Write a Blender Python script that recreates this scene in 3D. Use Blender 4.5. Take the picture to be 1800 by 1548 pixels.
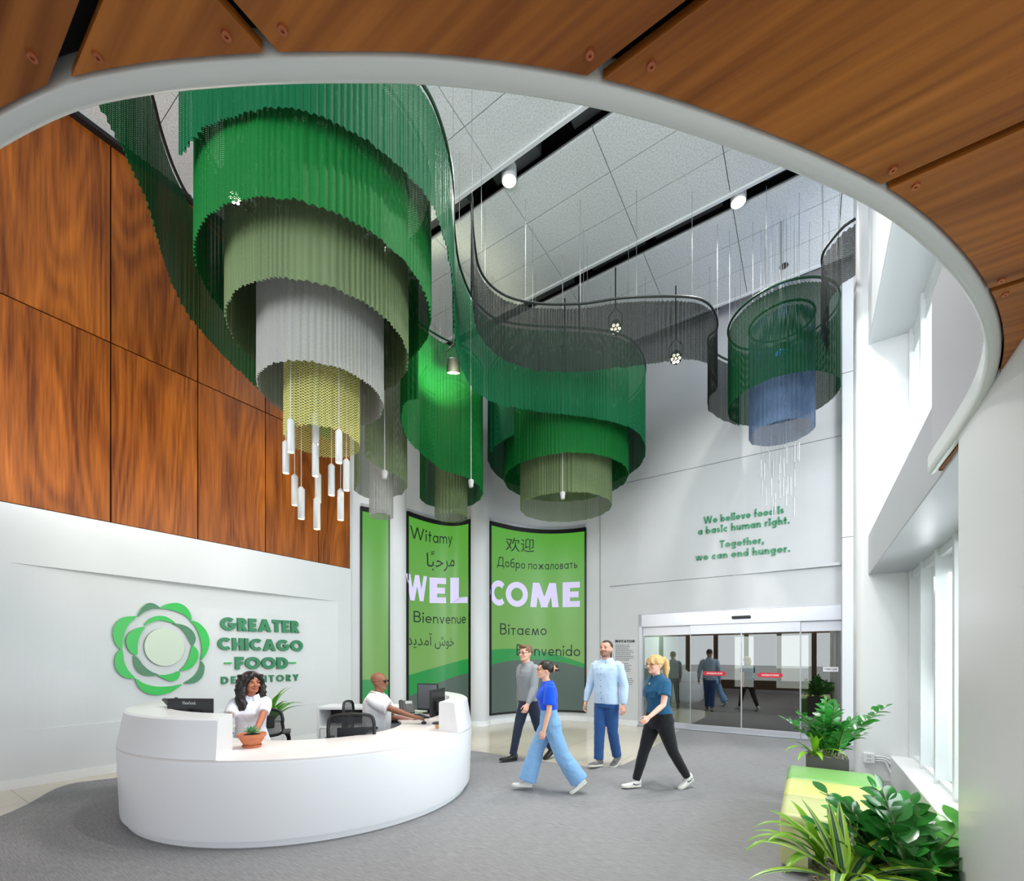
import bpy, bmesh, math, random
from mathutils import Vector, Matrix, Quaternion, noise
random.seed(7)
for _o in list(bpy.data.objects): bpy.data.objects.remove(_o)
SC = bpy.context.scene
COL = SC.collection
PI = math.pi
# ---------------------------------------------------------------- camera, world, exposure
FPX, HU, HV, EYE = 790.0, 900.0, 1155.0, 1.6          # focal length in px, horizon point, eye height
cam_d = bpy.data.cameras.new('camera'); cam = bpy.data.objects.new('camera', cam_d); COL.objects.link(cam)
cam_d.sensor_fit = 'HORIZONTAL'; cam_d.sensor_width = 36.0; cam_d.lens = 36.0 * FPX / 1800.0
cam_d.shift_x = 0.0; cam_d.shift_y = (HV - 774.0) / 1800.0
cam_d.clip_start = 0.05; cam_d.clip_end = 300
cam.location = (0, 0, EYE); cam.rotation_euler = (PI / 2, 0, 0)
SC.camera = cam
SC.view_settings.view_transform = 'Standard'; SC.view_settings.look = 'None'
SC.view_settings.gamma = 1.0; SC.view_settings.use_curve_mapping = False
SC.view_settings.exposure = 0.42
SC.cycles.transparent_max_bounces = 32
SC.cycles.max_bounces = 10; SC.cycles.diffuse_bounces = 6; SC.cycles.glossy_bounces = 4
SC.cycles.sample_clamp_indirect = 6.0
W = bpy.data.worlds.new('sky'); SC.world = W; W.use_nodes = True
_bg = W.node_tree.nodes['Background']; _bg.inputs[0].default_value = (0.90, 0.955, 1.0, 1); _bg.inputs[1].default_value = 1.75

def area_lamp(name, loc, aim, sx, sy, watts, col=(.93, .97, 1.0)):     # area lamp
    d = bpy.data.lights.new(name, 'AREA'); d.shape = 'RECTANGLE'; d.size = sx; d.size_y = sy; d.energy = watts; d.color = col
    o = bpy.data.objects.new(name, d); COL.objects.link(o); o.location = loc
    o.rotation_euler = (Vector(aim) - Vector(loc)).to_track_quat('-Z', 'Y').to_euler(); return o
area_lamp('rear_ceiling_fill', (-5.0, -1.7, 5.4), (-1.6, 5.0, 9.8), 6.0, 4.0, 430)  # unseen lamp added behind the camera to brighten the ceiling
area_lamp('daylight_upper_windows', (5.2, 3.4, 4.4), (0.5, 7.0, 8.6), 4.5, 2.2, 240)
area_lamp('daylight_lower_windows', (4.5, 2.8, 1.5), (0.5, 3.2, 0.0), 4.0, 2.0, 150)

def lin(c):
    c = c / 255.0
    return c / 12.92 if c <= 0.04045 else ((c + 0.055) / 1.055) ** 2.4
def rgb(r, g, b): return (lin(r), lin(g), lin(b), 1.0)

# ---------------------------------------------------------------- room frame: a runs along the door wall, b along the left wall
AX = Vector((0.835, -0.550, 0)); BX = Vector((0.550, 0.835, 0)); ZX = Vector((0, 0, 1))
def ST(s, t, z=0.0): return AX * s + BX * t + ZX * z
def st_of(x, y): return (0.835 * x - 0.55 * y, 0.55 * x + 0.835 * y)
def PX(u, v, Y): return Vector(((u - HU) / FPX * Y, Y, EYE + (HV - v) / FPX * Y))
def FL(u, v): return PX(u, v, (EYE) * FPX / (v - HV)).xy.to_3d()
def HP(u, v, z):                                      # point seen at (u, v) on the horizontal plane z
    return PX(u, v, (z - EYE) * FPX / (HV - v))
def on_s(u, s):                                       # ray column u meets the vertical plane s = const -> (t, Y)
    k = (u - HU) / FPX
    t = (k * (-0.55 * s) - 0.835 * s) / (0.55 - k * 0.835)
    return t, -0.55 * s + 0.835 * t
def on_t(u, t):
    k = (u - HU) / FPX
    s = (k * 0.835 * t - 0.55 * t) / (0.835 + k * 0.55)
    return s, -0.55 * s + 0.835 * t
def zof(v, Y): return EYE + (HV - v) / FPX * Y

# ---------------------------------------------------------------- materials
MATS = {}
def nt(name):
    m = bpy.data.materials.new(name); m.use_nodes = True
    return m, m.node_tree.nodes, m.node_tree.links
def mat(name, col, rough=0.5, metal=0.0, spec=0.5, nscale=0, namt=0.0, bump=0.0, emit=0.0, coat=0.0, sheen=0.0):
    if name in MATS: return MATS[name]
    m, N, L = nt(name); p = N['Principled BSDF']
    c = rgb(*col) if max(col) > 1.0 else (*col, 1)
    p.inputs['Base Color'].default_value = c
    p.inputs['Roughness'].default_value = rough; p.inputs['Metallic'].default_value = metal
    p.inputs['Specular IOR Level'].default_value = spec
    if coat: p.inputs['Coat Weight'].default_value = coat
    if sheen: p.inputs['Sheen Weight'].default_value = sheen
    if emit:
        p.inputs['Emission Color'].default_value = c; p.inputs['Emission Strength'].default_value = emit
    if nscale:
        tc = N.new('ShaderNodeTexCoord'); n = N.new('ShaderNodeTexNoise')
        n.inputs['Scale'].default_value = nscale; n.inputs['Detail'].default_value = 3
        L.new(tc.outputs['Object'], n.inputs['Vector'])
        if namt:
            r = N.new('ShaderNodeValToRGB')
            r.color_ramp.elements[0].position = 0.3; r.color_ramp.elements[1].position = 0.7
            r.color_ramp.elements[0].color = tuple(x * (1 - namt) for x in c[:3]) + (1,)
            r.color_ramp.elements[1].color = tuple(min(1, x * (1 + namt)) for x in c[:3]) + (1,)
            L.new(n.outputs[0], r.inputs[0]); L.new(r.outputs[0], p.inputs['Base Color'])
        if bump:
            b = N.new('ShaderNodeBump'); b.inputs['Strength'].default_value = bump; b.inputs['Distance'].default_value = 0.01
            L.new(n.outputs[0], b.inputs['Height']); L.new(b.outputs[0], p.inputs['Normal'])
    MATS[name] = m
    return m

def wood_mat(name, dark, light, axis, ring=1.0, rough=0.42):
    if name in MATS: return MATS[name]
    m, N, L = nt(name); p = N['Principled BSDF']
    tc = N.new('ShaderNodeTexCoord'); oi = N.new('ShaderNodeObjectInfo')
    m0 = N.new('ShaderNodeMapping'); m0.inputs['Rotation'].default_value = axis[0]
    L.new(tc.outputs['Object'], m0.inputs[0])
    sc = N.new('ShaderNodeVectorMath'); sc.operation = 'SCALE'; sc.inputs['Scale'].default_value = 37.0
    cb = N.new('ShaderNodeCombineXYZ')
    for k in range(3): L.new(oi.outputs['Random'], cb.inputs[k])
    L.new(cb.outputs[0], sc.inputs[0])
    def stretched(f):
        q = N.new('ShaderNodeMapping'); q.inputs['Scale'].default_value = [v * f if v < 1 else v for v in axis[1]]
        ad = N.new('ShaderNodeVectorMath'); ad.operation = 'ADD'; L.new(m0.outputs[0], q.inputs[0]); L.new(q.outputs[0], ad.inputs[0]); L.new(sc.outputs[0], ad.inputs[1]); return ad
    wide, fine = stretched(1.0), stretched(.30)
    n1 = N.new('ShaderNodeTexNoise'); n1.inputs['Scale'].default_value = .42 * ring; n1.inputs['Detail'].default_value = 1.0; n1.inputs['Distortion'].default_value = 0.5
    L.new(wide.outputs[0], n1.inputs['Vector'])
    mu = N.new('ShaderNodeMath'); mu.operation = 'MULTIPLY'; mu.inputs[1].default_value = 95.0
    si = N.new('ShaderNodeMath'); si.operation = 'SINE'
    L.new(n1.outputs[0], mu.inputs[0]); L.new(mu.outputs[0], si.inputs[0])
    n2 = N.new('ShaderNodeTexNoise'); n2.inputs['Scale'].default_value = 14.0; n2.inputs['Detail'].default_value = 5.0; n2.inputs['Roughness'].default_value = 0.5
    L.new(fine.outputs[0], n2.inputs['Vector'])
    a1 = N.new('ShaderNodeMath'); a1.operation = 'MULTIPLY_ADD'; a1.inputs[1].default_value = 0.06; a1.inputs[2].default_value = 0.05
    L.new(si.outputs[0], a1.inputs[0])
    a0 = N.new('ShaderNodeMath'); a0.operation = 'MULTIPLY_ADD'; a0.inputs[1].default_value = 0.55
    L.new(n2.outputs[0], a0.inputs[0]); L.new(a1.outputs[0], a0.inputs[2])
    n3 = N.new('ShaderNodeTexNoise'); n3.inputs['Scale'].default_value = 1.1; n3.inputs['Detail'].default_value = 1.0
    L.new(wide.outputs[0], n3.inputs['Vector'])
    a2 = N.new('ShaderNodeMath'); a2.operation = 'MULTIPLY_ADD'; a2.inputs[1].default_value = 0.6
    L.new(n3.outputs[0], a2.inputs[0]); L.new(a0.outputs[0], a2.inputs[2])
    r = N.new('ShaderNodeValToRGB'); r.color_ramp.elements[0].position = 0.40; r.color_ramp.elements[1].position = 0.95
    r.color_ramp.elements[0].color = rgb(*dark); r.color_ramp.elements[1].color = rgb(*light)
    L.new(a2.outputs[0], r.inputs[0]); L.new(r.outputs[0], p.inputs['Base Color'])
    p.inputs['Roughness'].default_value = rough; p.inputs['Specular IOR Level'].default_value = 0.35
    MATS[name] = m
    return m

def glass_mat(name, tint=(0.9, 1, 0.95), refl=0.12):
    if name in MATS: return MATS[name]
    m, N, L = nt(name); N.remove(N['Principled BSDF'])
    t = N.new('ShaderNodeBsdfTransparent'); t.inputs[0].default_value = (*tint, 1)
    g = N.new('ShaderNodeBsdfGlossy'); g.inputs['Roughness'].default_value = 0.0; g.inputs[0].default_value = (1, 1, 1, 1)
    f = N.new('ShaderNodeFresnel'); f.inputs['IOR'].default_value = 1.45
    a = N.new('ShaderNodeMath'); a.operation = 'ADD'; a.inputs[1].default_value = refl; a.use_clamp = True
    x = N.new('ShaderNodeMixShader')
    L.new(f.outputs[0], a.inputs[0]); L.new(a.outputs[0], x.inputs[0]); L.new(t.outputs[0], x.inputs[1]); L.new(g.outputs[0], x.inputs[2])
    L.new(x.outputs[0], N['Material Output'].inputs[0])
    MATS[name] = m
    return m

def mesh_fabric(name, col, pitch=0.022, thr=0.42, base_t=0.0, metal=0.0):
    """woven metal-ring fabric: a staggered lattice of holes lets you see through it"""
    if name in MATS: return MATS[name]
    m, N, L = nt(name); p = N['Principled BSDF']
    p.inputs['Base Color'].default_value = rgb(*col); p.inputs['Roughness'].default_value = 0.55; p.inputs['Metallic'].default_value = metal; p.inputs['Specular IOR Level'].default_value = 0.1
    uv = N.new('ShaderNodeUVMap'); sp = N.new('ShaderNodeSeparateXYZ'); L.new(uv.outputs[0], sp.inputs[0])
    outs = []
    for k in (0, 1):
        mu = N.new('ShaderNodeMath'); mu.operation = 'MULTIPLY'; mu.inputs[1].default_value = 2 * PI / (pitch * (1.0, 0.8)[k])
        s = N.new('ShaderNodeMath'); s.operation = 'SINE'
        L.new(sp.outputs[k], mu.inputs[0]); L.new(mu.outputs[0], s.inputs[0]); outs.append(s)
    pr = N.new('ShaderNodeMath'); pr.operation = 'MULTIPLY'; L.new(outs[0].outputs[0], pr.inputs[0]); L.new(outs[1].outputs[0], pr.inputs[1])
    gt = N.new('ShaderNodeMath'); gt.operation = 'GREATER_THAN'; gt.inputs[1].default_value = thr; L.new(pr.outputs[0], gt.inputs[0])
    mx = N.new('ShaderNodeMath'); mx.operation = 'MAXIMUM'; mx.inputs[1].default_value = base_t; L.new(gt.outputs[0], mx.inputs[0])
    t = N.new('ShaderNodeBsdfTransparent'); x = N.new('ShaderNodeMixShader')
    L.new(mx.outputs[0], x.inputs[0]); L.new(p.outputs[0], x.inputs[1]); L.new(t.outputs[0], x.inputs[2])
    L.new(x.outputs[0], N['Material Output'].inputs[0])
    MATS[name] = m
    return m

# ---------------------------------------------------------------- mesh builder
TM = {}                                               # world matrix of every thing's root
def tag(o, label=None, cat=None, group=None, kind=None):
    if label: o['label'] = label
    if cat: o['category'] = cat
    if group: o['group'] = group
    if kind: o['kind'] = kind
    return o
def thing(name, label, cat, loc=(0, 0, 0), rotz=0.0, group=None, kind=None, scale=1.0):
    o = bpy.data.objects.new(name, None); COL.objects.link(o); o.empty_display_size = 0.1
    o.location = loc; o.rotation_euler = (0, 0, rotz); o.scale = (scale,) * 3
    TM[o.name] = Matrix.Translation(Vector(loc)) @ Matrix.Rotation(rotz, 4, 'Z') @ Matrix.Scale(scale, 4)
    return tag(o, label, cat, group, kind)
def frame_from(d, up=ZX):
    d = d.normalized()
    if abs(d.dot(up)) > 0.98: up = Vector((1, 0, 0)) if abs(d.x) < 0.9 else Vector((0, 1, 0))
    x = up.cross(d).normalized(); y = d.cross(x).normalized()
    return x, y
class MB:
    def __init__(s): s.v = []; s.f = []; s.m = []; s.uv = None
    def add(s, vs, fs, mi=0):
        o = len(s.v); s.v += [Vector(p) for p in vs]
        for f in fs: s.f.append(tuple(o + i for i in f)); s.m.append(mi)
        return s
    def box(s, c, size, ux=None, uy=None, uz=None, mi=0):
        c = Vector(c); ux = Vector(ux or (1, 0, 0)); uy = Vector(uy or (0, 1, 0)); uz = Vector(uz or (0, 0, 1))
        hx, hy, hz = [q / 2 for q in size]
        vs = [c + ux * hx * i + uy * hy * j + uz * hz * k for i in (-1, 1) for j in (-1, 1) for k in (-1, 1)]
        fs = [(0, 1, 3, 2), (4, 6, 7, 5), (0, 4, 5, 1), (2, 3, 7, 6), (0, 2, 6, 4), (1, 5, 7, 3)]
        return s.add(vs, fs, mi)
    def stbox(s, s0, s1, t0, t1, z0, z1, mi=0):
        return s.box(ST((s0 + s1) / 2, (t0 + t1) / 2, (z0 + z1) / 2), (abs(s1 - s0), abs(t1 - t0), abs(z1 - z0)), AX, BX, ZX, mi)
    def rings(s, rs, cap0=True, cap1=True, closed=True, mi=0):
        n = len(rs[0]); vs = [p for r in rs for p in r]; fs = []
        for i in range(len(rs) - 1):
            for j in range(n if closed else n - 1):
                k = (j + 1) % n
                fs.append((i * n + j, i * n + k, (i + 1) * n + k, (i + 1) * n + j))
        if cap0: fs.append(tuple(range(n - 1, -1, -1)))
        if cap1: fs.append(tuple((len(rs) - 1) * n + j for j in range(n)))
        return s.add(vs, fs, mi)
    def tube(s, path, r, n=8, caps=True, mi=0, ry=None, up=ZX, dome=False):
        path = [Vector(p) for p in path]; m = len(path)
        rr = r if isinstance(r, (list, tuple)) else [r] * m
        rs = []; prev = None
        for i, p in enumerate(path):
            d = (path[min(i + 1, m - 1)] - path[max(i - 1, 0)])
            d = d.normalized() if d.length > 1e-9 else Vector((0, 0, 1))
            if prev is None: x, y = frame_from(d, up)
            else:
                x = (prev - d * prev.dot(d)); x = x.normalized() if x.length > 1e-6 else frame_from(d, up)[0]
                y = d.cross(x).normalized()
            prev = x
            k = (ry[i] if isinstance(ry, (list, tuple)) else ry) if ry else 1.0
            ring = [p + x * (math.cos(2 * PI * j / n) * rr[i]) + y * (math.sin(2 * PI * j / n) * rr[i] * k) for j in range(n)]
            if dome and i == 0:
                for q in (0.96, 0.7):
                    h = math.sqrt(1 - (1 - q) ** 2) if False else q
                for th in (1.25, 0.7, 0.3):
                    rs.append([p - d * (rr[0] * math.sin(th)) + (g - p) * math.cos(th) for g in ring])
            rs.append(ring)
            if dome and i == m - 1:
                for th in (0.3, 0.7, 1.25):
                    rs.append([p + d * (rr[-1] * math.sin(th)) + (g - p) * math.cos(th) for g in ring])
        return s.rings(rs, caps, caps, True, mi)
    def cyl(s, p0, p1, r0, r1=None, n=20, mi=0): return s.tube([p0, p1], [r0, r0 if r1 is None else r1], n, True, mi)
    def lathe(s, prof, c=(0, 0, 0), n=32, mi=0, ax=ZX):
        c = Vector(c); x, y = frame_from(Vector(ax)); ax = Vector(ax)
        rs = [[c + ax * z + x * (math.cos(2 * PI * j / n) * r) + y * (math.sin(2 * PI * j / n) * r) for j in range(n)] for r, z in prof]
        return s.rings(rs, True, True, True, mi)
    def ell(s, c, r, n=16, m=10, rot=None, mi=0):
        c = Vector(c); rot = rot or Matrix.Identity(3); rs = []
        for i in range(1, m):
            th = PI * i / m - PI / 2
            rs.append([c + rot @ Vector((r[0] * math.cos(th) * math.cos(2 * PI * j / n), r[1] * math.cos(th) * math.sin(2 * PI * j / n), r[2] * math.sin(th))) for j in range(n)])
        o = len(s.v); s.rings(rs, False, False, True, mi)
        b = len(s.v); s.v += [c + rot @ Vector((0, 0, -r[2])), c + rot @ Vector((0, 0, r[2]))]
        for j in range(n):
            k = (j + 1) % n
            s.f.append((b, o + k, o + j)); s.m.append(mi)
            q = o + (m - 2) * n
            s.f.append((b + 1, q + j, q + k)); s.m.append(mi)
        return s
    def prism(s, poly, d, mi=0, side=None):           # poly: list of Vectors (flat), d: extrusion vector
        poly = [Vector(p) for p in poly]; d = Vector(d); n = len(poly); o = len(s.v)
        s.v += poly + [p + d for p in poly]
        nn = sum(((poly[i] - poly[0]).cross(poly[(i + 1) % n] - poly[0]) for i in range(1, n - 1)), Vector())
        flip = nn.dot(d) > 0
        f0 = tuple(range(o + n - 1, o - 1, -1)) if flip else tuple(range(o, o + n))
        f1 = tuple(range(o + n, o + 2 * n)) if flip else tuple(range(o + 2 * n - 1, o + n - 1, -1))
        s.f += [f0, f1]; s.m += [mi, mi]
        for i in range(n):
            k = (i + 1) % n
            q = (o + i, o + k, o + n + k, o + n + i)
            s.f.append(q if flip else q[::-1]); s.m.append(mi if side is None else side)
        return s
    def quads_strip(s, rows, mi=0):                   # open grid of points
        n = len(rows[0]); vs = [p for r in rows for p in r]
        return s.add(vs, [(i * n + j, i * n + j + 1, (i + 1) * n + j + 1, (i + 1) * n + j) for i in range(len(rows) - 1) for j in range(n - 1)], mi)
    def mesh(s, name, local=None):
        me = bpy.data.meshes.new(name)
        vs = [local @ p for p in s.v] if local else s.v
        me.from_pydata([tuple(p) for p in vs], [], s.f)
        return me
    def build(s, name, mats, parent=None, smooth=None, world=False, bevel=0.0, subsurf=0, fixn=False):
        """smooth: None = flat, else the angle in degrees over which an edge stays sharp"""
        loc = TM[parent.name].inverted() if (world and parent is not None and parent.name in TM) else None
        me = s.mesh(name, loc)
        mats = mats if isinstance(mats, (list, tuple)) else [mats]
        for m in mats: me.materials.append(m)
        if len(mats) > 1: me.polygons.foreach_set('material_index', s.m)
        if bevel or fixn:
            bm = bmesh.new(); bm.from_mesh(me)
            if fixn: bmesh.ops.recalc_face_normals(bm, faces=bm.faces)
            if bevel:
                ed = [e for e in bm.edges if len(e.link_faces) == 2 and e.calc_face_angle(0) > 0.5]
                bmesh.ops.bevel(bm, geom=ed, offset=bevel, segments=3, profile=0.5, affect='EDGES', clamp_overlap=True)
            bm.to_mesh(me); bm.free()
        if smooth is not None:
            me.polygons.foreach_set('use_smooth', [True] * len(me.polygons))
            if smooth < 180: me.set_sharp_from_angle(angle=math.radians(smooth))
        me.update()
        o = bpy.data.objects.new(name, me); COL.objects.link(o)
        if parent is not None: o.parent = parent
        TM[o.name] = TM[parent.name] if parent is not None and parent.name in TM else Matrix.Identity(4)
        if subsurf:
            md = o.modifiers.new('sub', 'SUBSURF'); md.levels = md.render_levels = subsurf
        return o
def catmull(pts, per=12, closed=False):
    P = [Vector(p) for p in pts]; n = len(P); out = []
    rng = range(n if closed else n - 1)
    for i in rng:
        p0 = P[(i - 1) % n] if closed or i > 0 else P[0] * 2 - P[1]
        p1 = P[i]; p2 = P[(i + 1) % n]
        p3 = P[(i + 2) % n] if closed or i + 2 < n else P[-1] * 2 - P[-2]
        for k in range(per):
            t = k / per
            out.append(0.5 * ((2 * p1) + (p2 - p0) * t + (2 * p0 - 5 * p1 + 4 * p2 - p3) * t * t + (3 * p1 - p0 - 3 * p2 + p3) * t ** 3))
    if not closed: out.append(P[-1].copy())
    return out
def resample(path, ds, closed=False):
    if closed: path = path + [path[0]]
    L = [0.0]
    for i in range(1, len(path)): L.append(L[-1] + (path[i].xy - path[i - 1].xy).length)
    n = max(2, int(L[-1] / ds)); out = []; j = 0
    for i in range(n + (0 if closed else 1)):
        d = L[-1] * i / n
        while j < len(L) - 2 and L[j + 1] < d: j += 1
        f = (d - L[j]) / max(1e-9, L[j + 1] - L[j])
        out.append(path[j].lerp(path[j + 1], f))
    return out, L[-1]
def copy_tree(o, parent=None):
    c = o.copy(); COL.objects.link(c); c.parent = parent
    for ch in [q for q in bpy.data.objects if q.parent == o]: copy_tree(ch, c)
    return c
# ================================================================ SETTING
WHITE = mat('white_wall', (218, 221, 224), 0.55, nscale=3, namt=0.01)
GREYW = mat('pale_grey_wall', (204, 206, 208), 0.55, nscale=3, namt=0.01)
WHITE_SAT = mat('white_satin', (232, 234, 236), 0.3)
SEAM = mat('seam_grey', (120, 122, 124), 0.7)
SHADOW_GAP = mat('gap_black', (14, 14, 15), 0.8)
ALU = mat('aluminium', (205, 207, 214), 0.32, metal=0.55)
STEEL = mat('steel', (170, 172, 176), 0.3, metal=0.9)
DARK = mat('dark_metal', (30, 31, 33), 0.45, metal=0.2)
BLACK = mat('black_plastic', (22, 23, 25), 0.42)
CEIL_Z, WALL_S, DOOR_T = 8.75, -8.08, 10.37

def struct(o): o['kind'] = 'structure'; return o

# ---- floor: cream terrazzo, with the grey carpet field laid in it
m, N, L = nt('terrazzo'); p = N['Principled BSDF']; MATS['terrazzo'] = m
tc = N.new('ShaderNodeTexCoord'); n1 = N.new('ShaderNodeTexNoise'); n1.inputs['Scale'].default_value = 60; n1.inputs['Detail'].default_value = 4
mp = N.new('ShaderNodeMapping'); mp.inputs['Rotation'].default_value = (0, 0, 0.5826); L.new(tc.outputs['Object'], mp.inputs[0])
bk = N.new('ShaderNodeTexBrick'); bk.offset = 0; bk.inputs['Scale'].default_value = 1.0; bk.inputs['Mortar Size'].default_value = 0.004
bk.inputs['Brick Width'].default_value = 1.2; bk.inputs['Row Height'].default_value = 1.2
bk.inputs['Color1'].default_value = rgb(214, 206, 190); bk.inputs['Color2'].default_value = rgb(208, 200, 184); bk.inputs['Mortar'].default_value = rgb(170, 164, 150)
mx = N.new('ShaderNodeMixRGB'); mx.blend_type = 'MULTIPLY'; mx.inputs[0].default_value = 0.35
r = N.new('ShaderNodeValToRGB'); r.color_ramp.elements[0].color = (0.8, 0.8, 0.78, 1); r.color_ramp.elements[1].color = (1, 1, 1, 1)
L.new(mp.outputs[0], bk.inputs[0]); L.new(tc.outputs['Object'], n1.inputs[0]); L.new(n1.outputs[0], r.inputs[0])
L.new(bk.outputs[0], mx.inputs[1]); L.new(r.outputs[0], mx.inputs[2]); L.new(mx.outputs[0], p.inputs['Base Color'])
p.inputs['Roughness'].default_value = 0.14
fl = MB(); fl.stbox(WALL_S - 0.3, 1.5, -5.0, 15.0, -0.12, 0.0)
struct(fl.build('floor', m))

m, N, L = nt('carpet'); p = N['Principled BSDF']; MATS['carpet'] = m
tc = N.new('ShaderNodeTexCoord')
mr = N.new('ShaderNodeMapping'); mr.inputs['Rotation'].default_value = (0, 0, 0.58); mp = N.new('ShaderNodeMapping'); mp.inputs['Scale'].default_value = (9, 110, 1)
L.new(tc.outputs['Object'], mr.inputs[0]); L.new(mr.outputs[0], mp.inputs[0])
n1 = N.new('ShaderNodeTexNoise'); n1.inputs['Scale'].default_value = 1.0; n1.inputs['Detail'].default_value = 4; n1.inputs['Roughness'].default_value = 0.7
n2 = N.new('ShaderNodeTexNoise'); n2.inputs['Scale'].default_value = 1.2; n2.inputs['Detail'].default_value = 1
n3 = N.new('ShaderNodeTexNoise'); n3.inputs['Scale'].default_value = 420; n3.inputs['Detail'].default_value = 1
L.new(mp.outputs[0], n1.inputs[0]); L.new(tc.outputs['Object'], n2.inputs[0]); L.new(tc.outputs['Object'], n3.inputs[0])
r = N.new('ShaderNodeValToRGB'); r.color_ramp.elements[0].position = 0.32; r.color_ramp.elements[1].position = 0.68
r.color_ramp.elements[0].color = rgb(128, 128, 130); r.color_ramp.elements[1].color = rgb(160, 160, 162)
L.new(n1.outputs[0], r.inputs[0])
mx = N.new('ShaderNodeMixRGB'); mx.blend_type = 'OVERLAY'; mx.inputs[0].default_value = 0.35
L.new(r.outputs[0], mx.inputs[1]); L.new(n3.outputs[0], mx.inputs[2])
mx2 = N.new('ShaderNodeMixRGB'); mx2.blend_type = 'OVERLAY'; mx2.inputs[0].default_value = 0.0
L.new(mx.outputs[0], mx2.inputs[1]); L.new(n2.outputs[0], mx2.inputs[2])
L.new(mx2.outputs[0], p.inputs['Base Color']); p.inputs['Roughness'].default_value = 0.95; p.inputs['Specular IOR Level'].default_value = 0.1
bp = N.new('ShaderNodeBump'); bp.inputs['Strength'].default_value = 0.4; bp.inputs['Distance'].default_value = 0.004
L.new(n3.outputs[0], bp.inputs['Height']); L.new(bp.outputs[0], p.inputs['Normal'])
edge = catmull([(-5.2, 3.2, 0), (-5.14, 4.51, 0), (-5.57, 5.57, 0), (-5.24, 5.96, 0), (-4.3, 6.9, 0), (-2.7, 7.55, 0), (-1.5, 7.75, 0), (-.68, 7.66, 0), (-.19, 7.35, 0),
                (.88, 6.67, 0), (1.2, 6.57, 0), (1.53, 6.57, 0), (1.86, 6.95, 0), (2.27, 7.61, 0), (2.97, 8.72, 0), (3.70, 9.93, 0)], 8)
poly = [q for q in edge] + [ST(-2.38, 14.4), ST(.5, 14.4), ST(.5, 10.3), ST(1.2, 10.0), ST(1.2, -4.9), ST(-6.5, -4.9)]
cb = MB(); cb.prism([Vector((q.x, q.y, 0.0005)) for q in poly], (0, 0, 0.006))
tag(cb.build('carpet', m), 'grey streaked broadloom carpet covering most of the lobby floor', 'carpet', kind='structure')

# ---- left wall: plain white below, wood panels above, with the shallow curved recess that holds the sign
T_END = 6.07
def recess(t, z):
    if t < 1.2 or t > 5.75 or z < 0.70 or z > 2.75: return 0.0
    q = (t - 1.2) / 4.55
    return -0.16 * math.sin(PI * q) ** 0.8 * (0.25 + 0.75 * (z - 0.70) / 2.05)
lw = MB()
zs = [0, 0.30, 0.698, 0.70, 1.2, 1.8, 2.3, 2.75, 2.752, 3.1, 3.466, 3.468]
ts = [-4.0, -2.0, 0.0] + [1.2 + 4.55 * k / 40 for k in range(41)] + [T_END]
lw.quads_strip([[ST(WALL_S + recess(t, z), t, z) for t in ts] for z in zs][::-1])
lw.quads_strip([[ST(WALL_S - 0.05, t, z) for t in (-4.0, T_END)] for z in (3.466, CEIL_Z + .3)][::-1], 1)
lw.quads_strip([[ST(s_, t, 3.468) for t in (-4.0, T_END)] for s_ in (WALL_S, WALL_S - 0.05)][::-1])
lw.stbox(WALL_S - 0.35, WALL_S - 0.33, -4.0, T_END, 0, CEIL_Z + .3)
lw.quads_strip([[ST(s_, T_END, z) for s_ in (WALL_S - 0.35, WALL_S)] for z in (0, 3.468)][::-1])
wl = struct(lw.build('wall_left', [WHITE, SHADOW_GAP]))
wood = wood_mat('cherry_wood_wall', (92, 42, 9), (186, 104, 32), ((0, 0, 0.5826), (3.2, 3.2, 0.42)))
TS = [-3.15, -2.09, -1.03, .03, 1.09, 2.146, 3.212, 4.277, 5.316, T_END - .02]
for (z0, z1) in ((3.47, 5.965), (5.965, 8.70)):
    for k in range(len(TS) - 1):
        b = MB(); g = 0.009
        b.stbox(WALL_S - 0.03, WALL_S - 0.002, TS[k] + g, TS[k + 1] - g, z0 + g, z1 - g)
        b.build('wood_panel', wood, wl)
b = MB(); b.stbox(WALL_S - .04, WALL_S, T_END - .018, T_END, 3.47, CEIL_Z); b.build('end_strip', WHITE, wl)
bb = MB(); bb.stbox(WALL_S, WALL_S + 0.015, -4, T_END, 0, 0.11); struct(bb.build('baseboard_left', WHITE_SAT))

# ---- back wall: three curved bays for the screens between ribs, then the flat door wall
def arc3(p0, pm, p1, n=16):                           # quadratic through three points
    p0, pm, p1 = [Vector((*p, 0)) for p in (p0, pm, p1)]
    c = pm * 2 - (p0 + p1) * 0.5
    return [(p0 * (1 - t) ** 2 + c * 2 * t * (1 - t) + p1 * t * t) for t in [k / n for k in range(n + 1)]]
ARC1 = arc3((-3.27, 9.66), (-2.98, 9.84), (-2.67, 9.90))
ARC2 = arc3((-2.345, 9.97), (-1.63, 10.74), (-.97, 10.56))
ARC3 = arc3((-.54, 10.69), (.65, 11.42), (1.86, 11.22))
SL, SR = -3.287, 0.52                                  # door opening along s
def rib(u0, u1, Y0, Y1, bulge):                        # rounded rib between two bays
    a = PX(u0, HV, Y0); c = PX(u1, HV, Y1); out = []
    d = (c - a); nrm = Vector((d.y, -d.x, 0)).normalized()
    for k in range(9):
        t = k / 8
        out.append(Vector((a.x + d.x * t, a.y + d.y * t, 0)) + nrm * (bulge * math.sin(PI * t) ** 0.6))
    return out
RIB1 = rib(685.5, 714, 9.70, 9.86, 0.08)
RIB2 = rib(827.5, 857.5, 10.46, 10.52, 0.10)
path = [Vector((-3.44, 9.53, 0))] + ARC1 + RIB1 + ARC2 + RIB2 + ARC3 + [ST(SL, DOOR_T)]
wb = MB()
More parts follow.
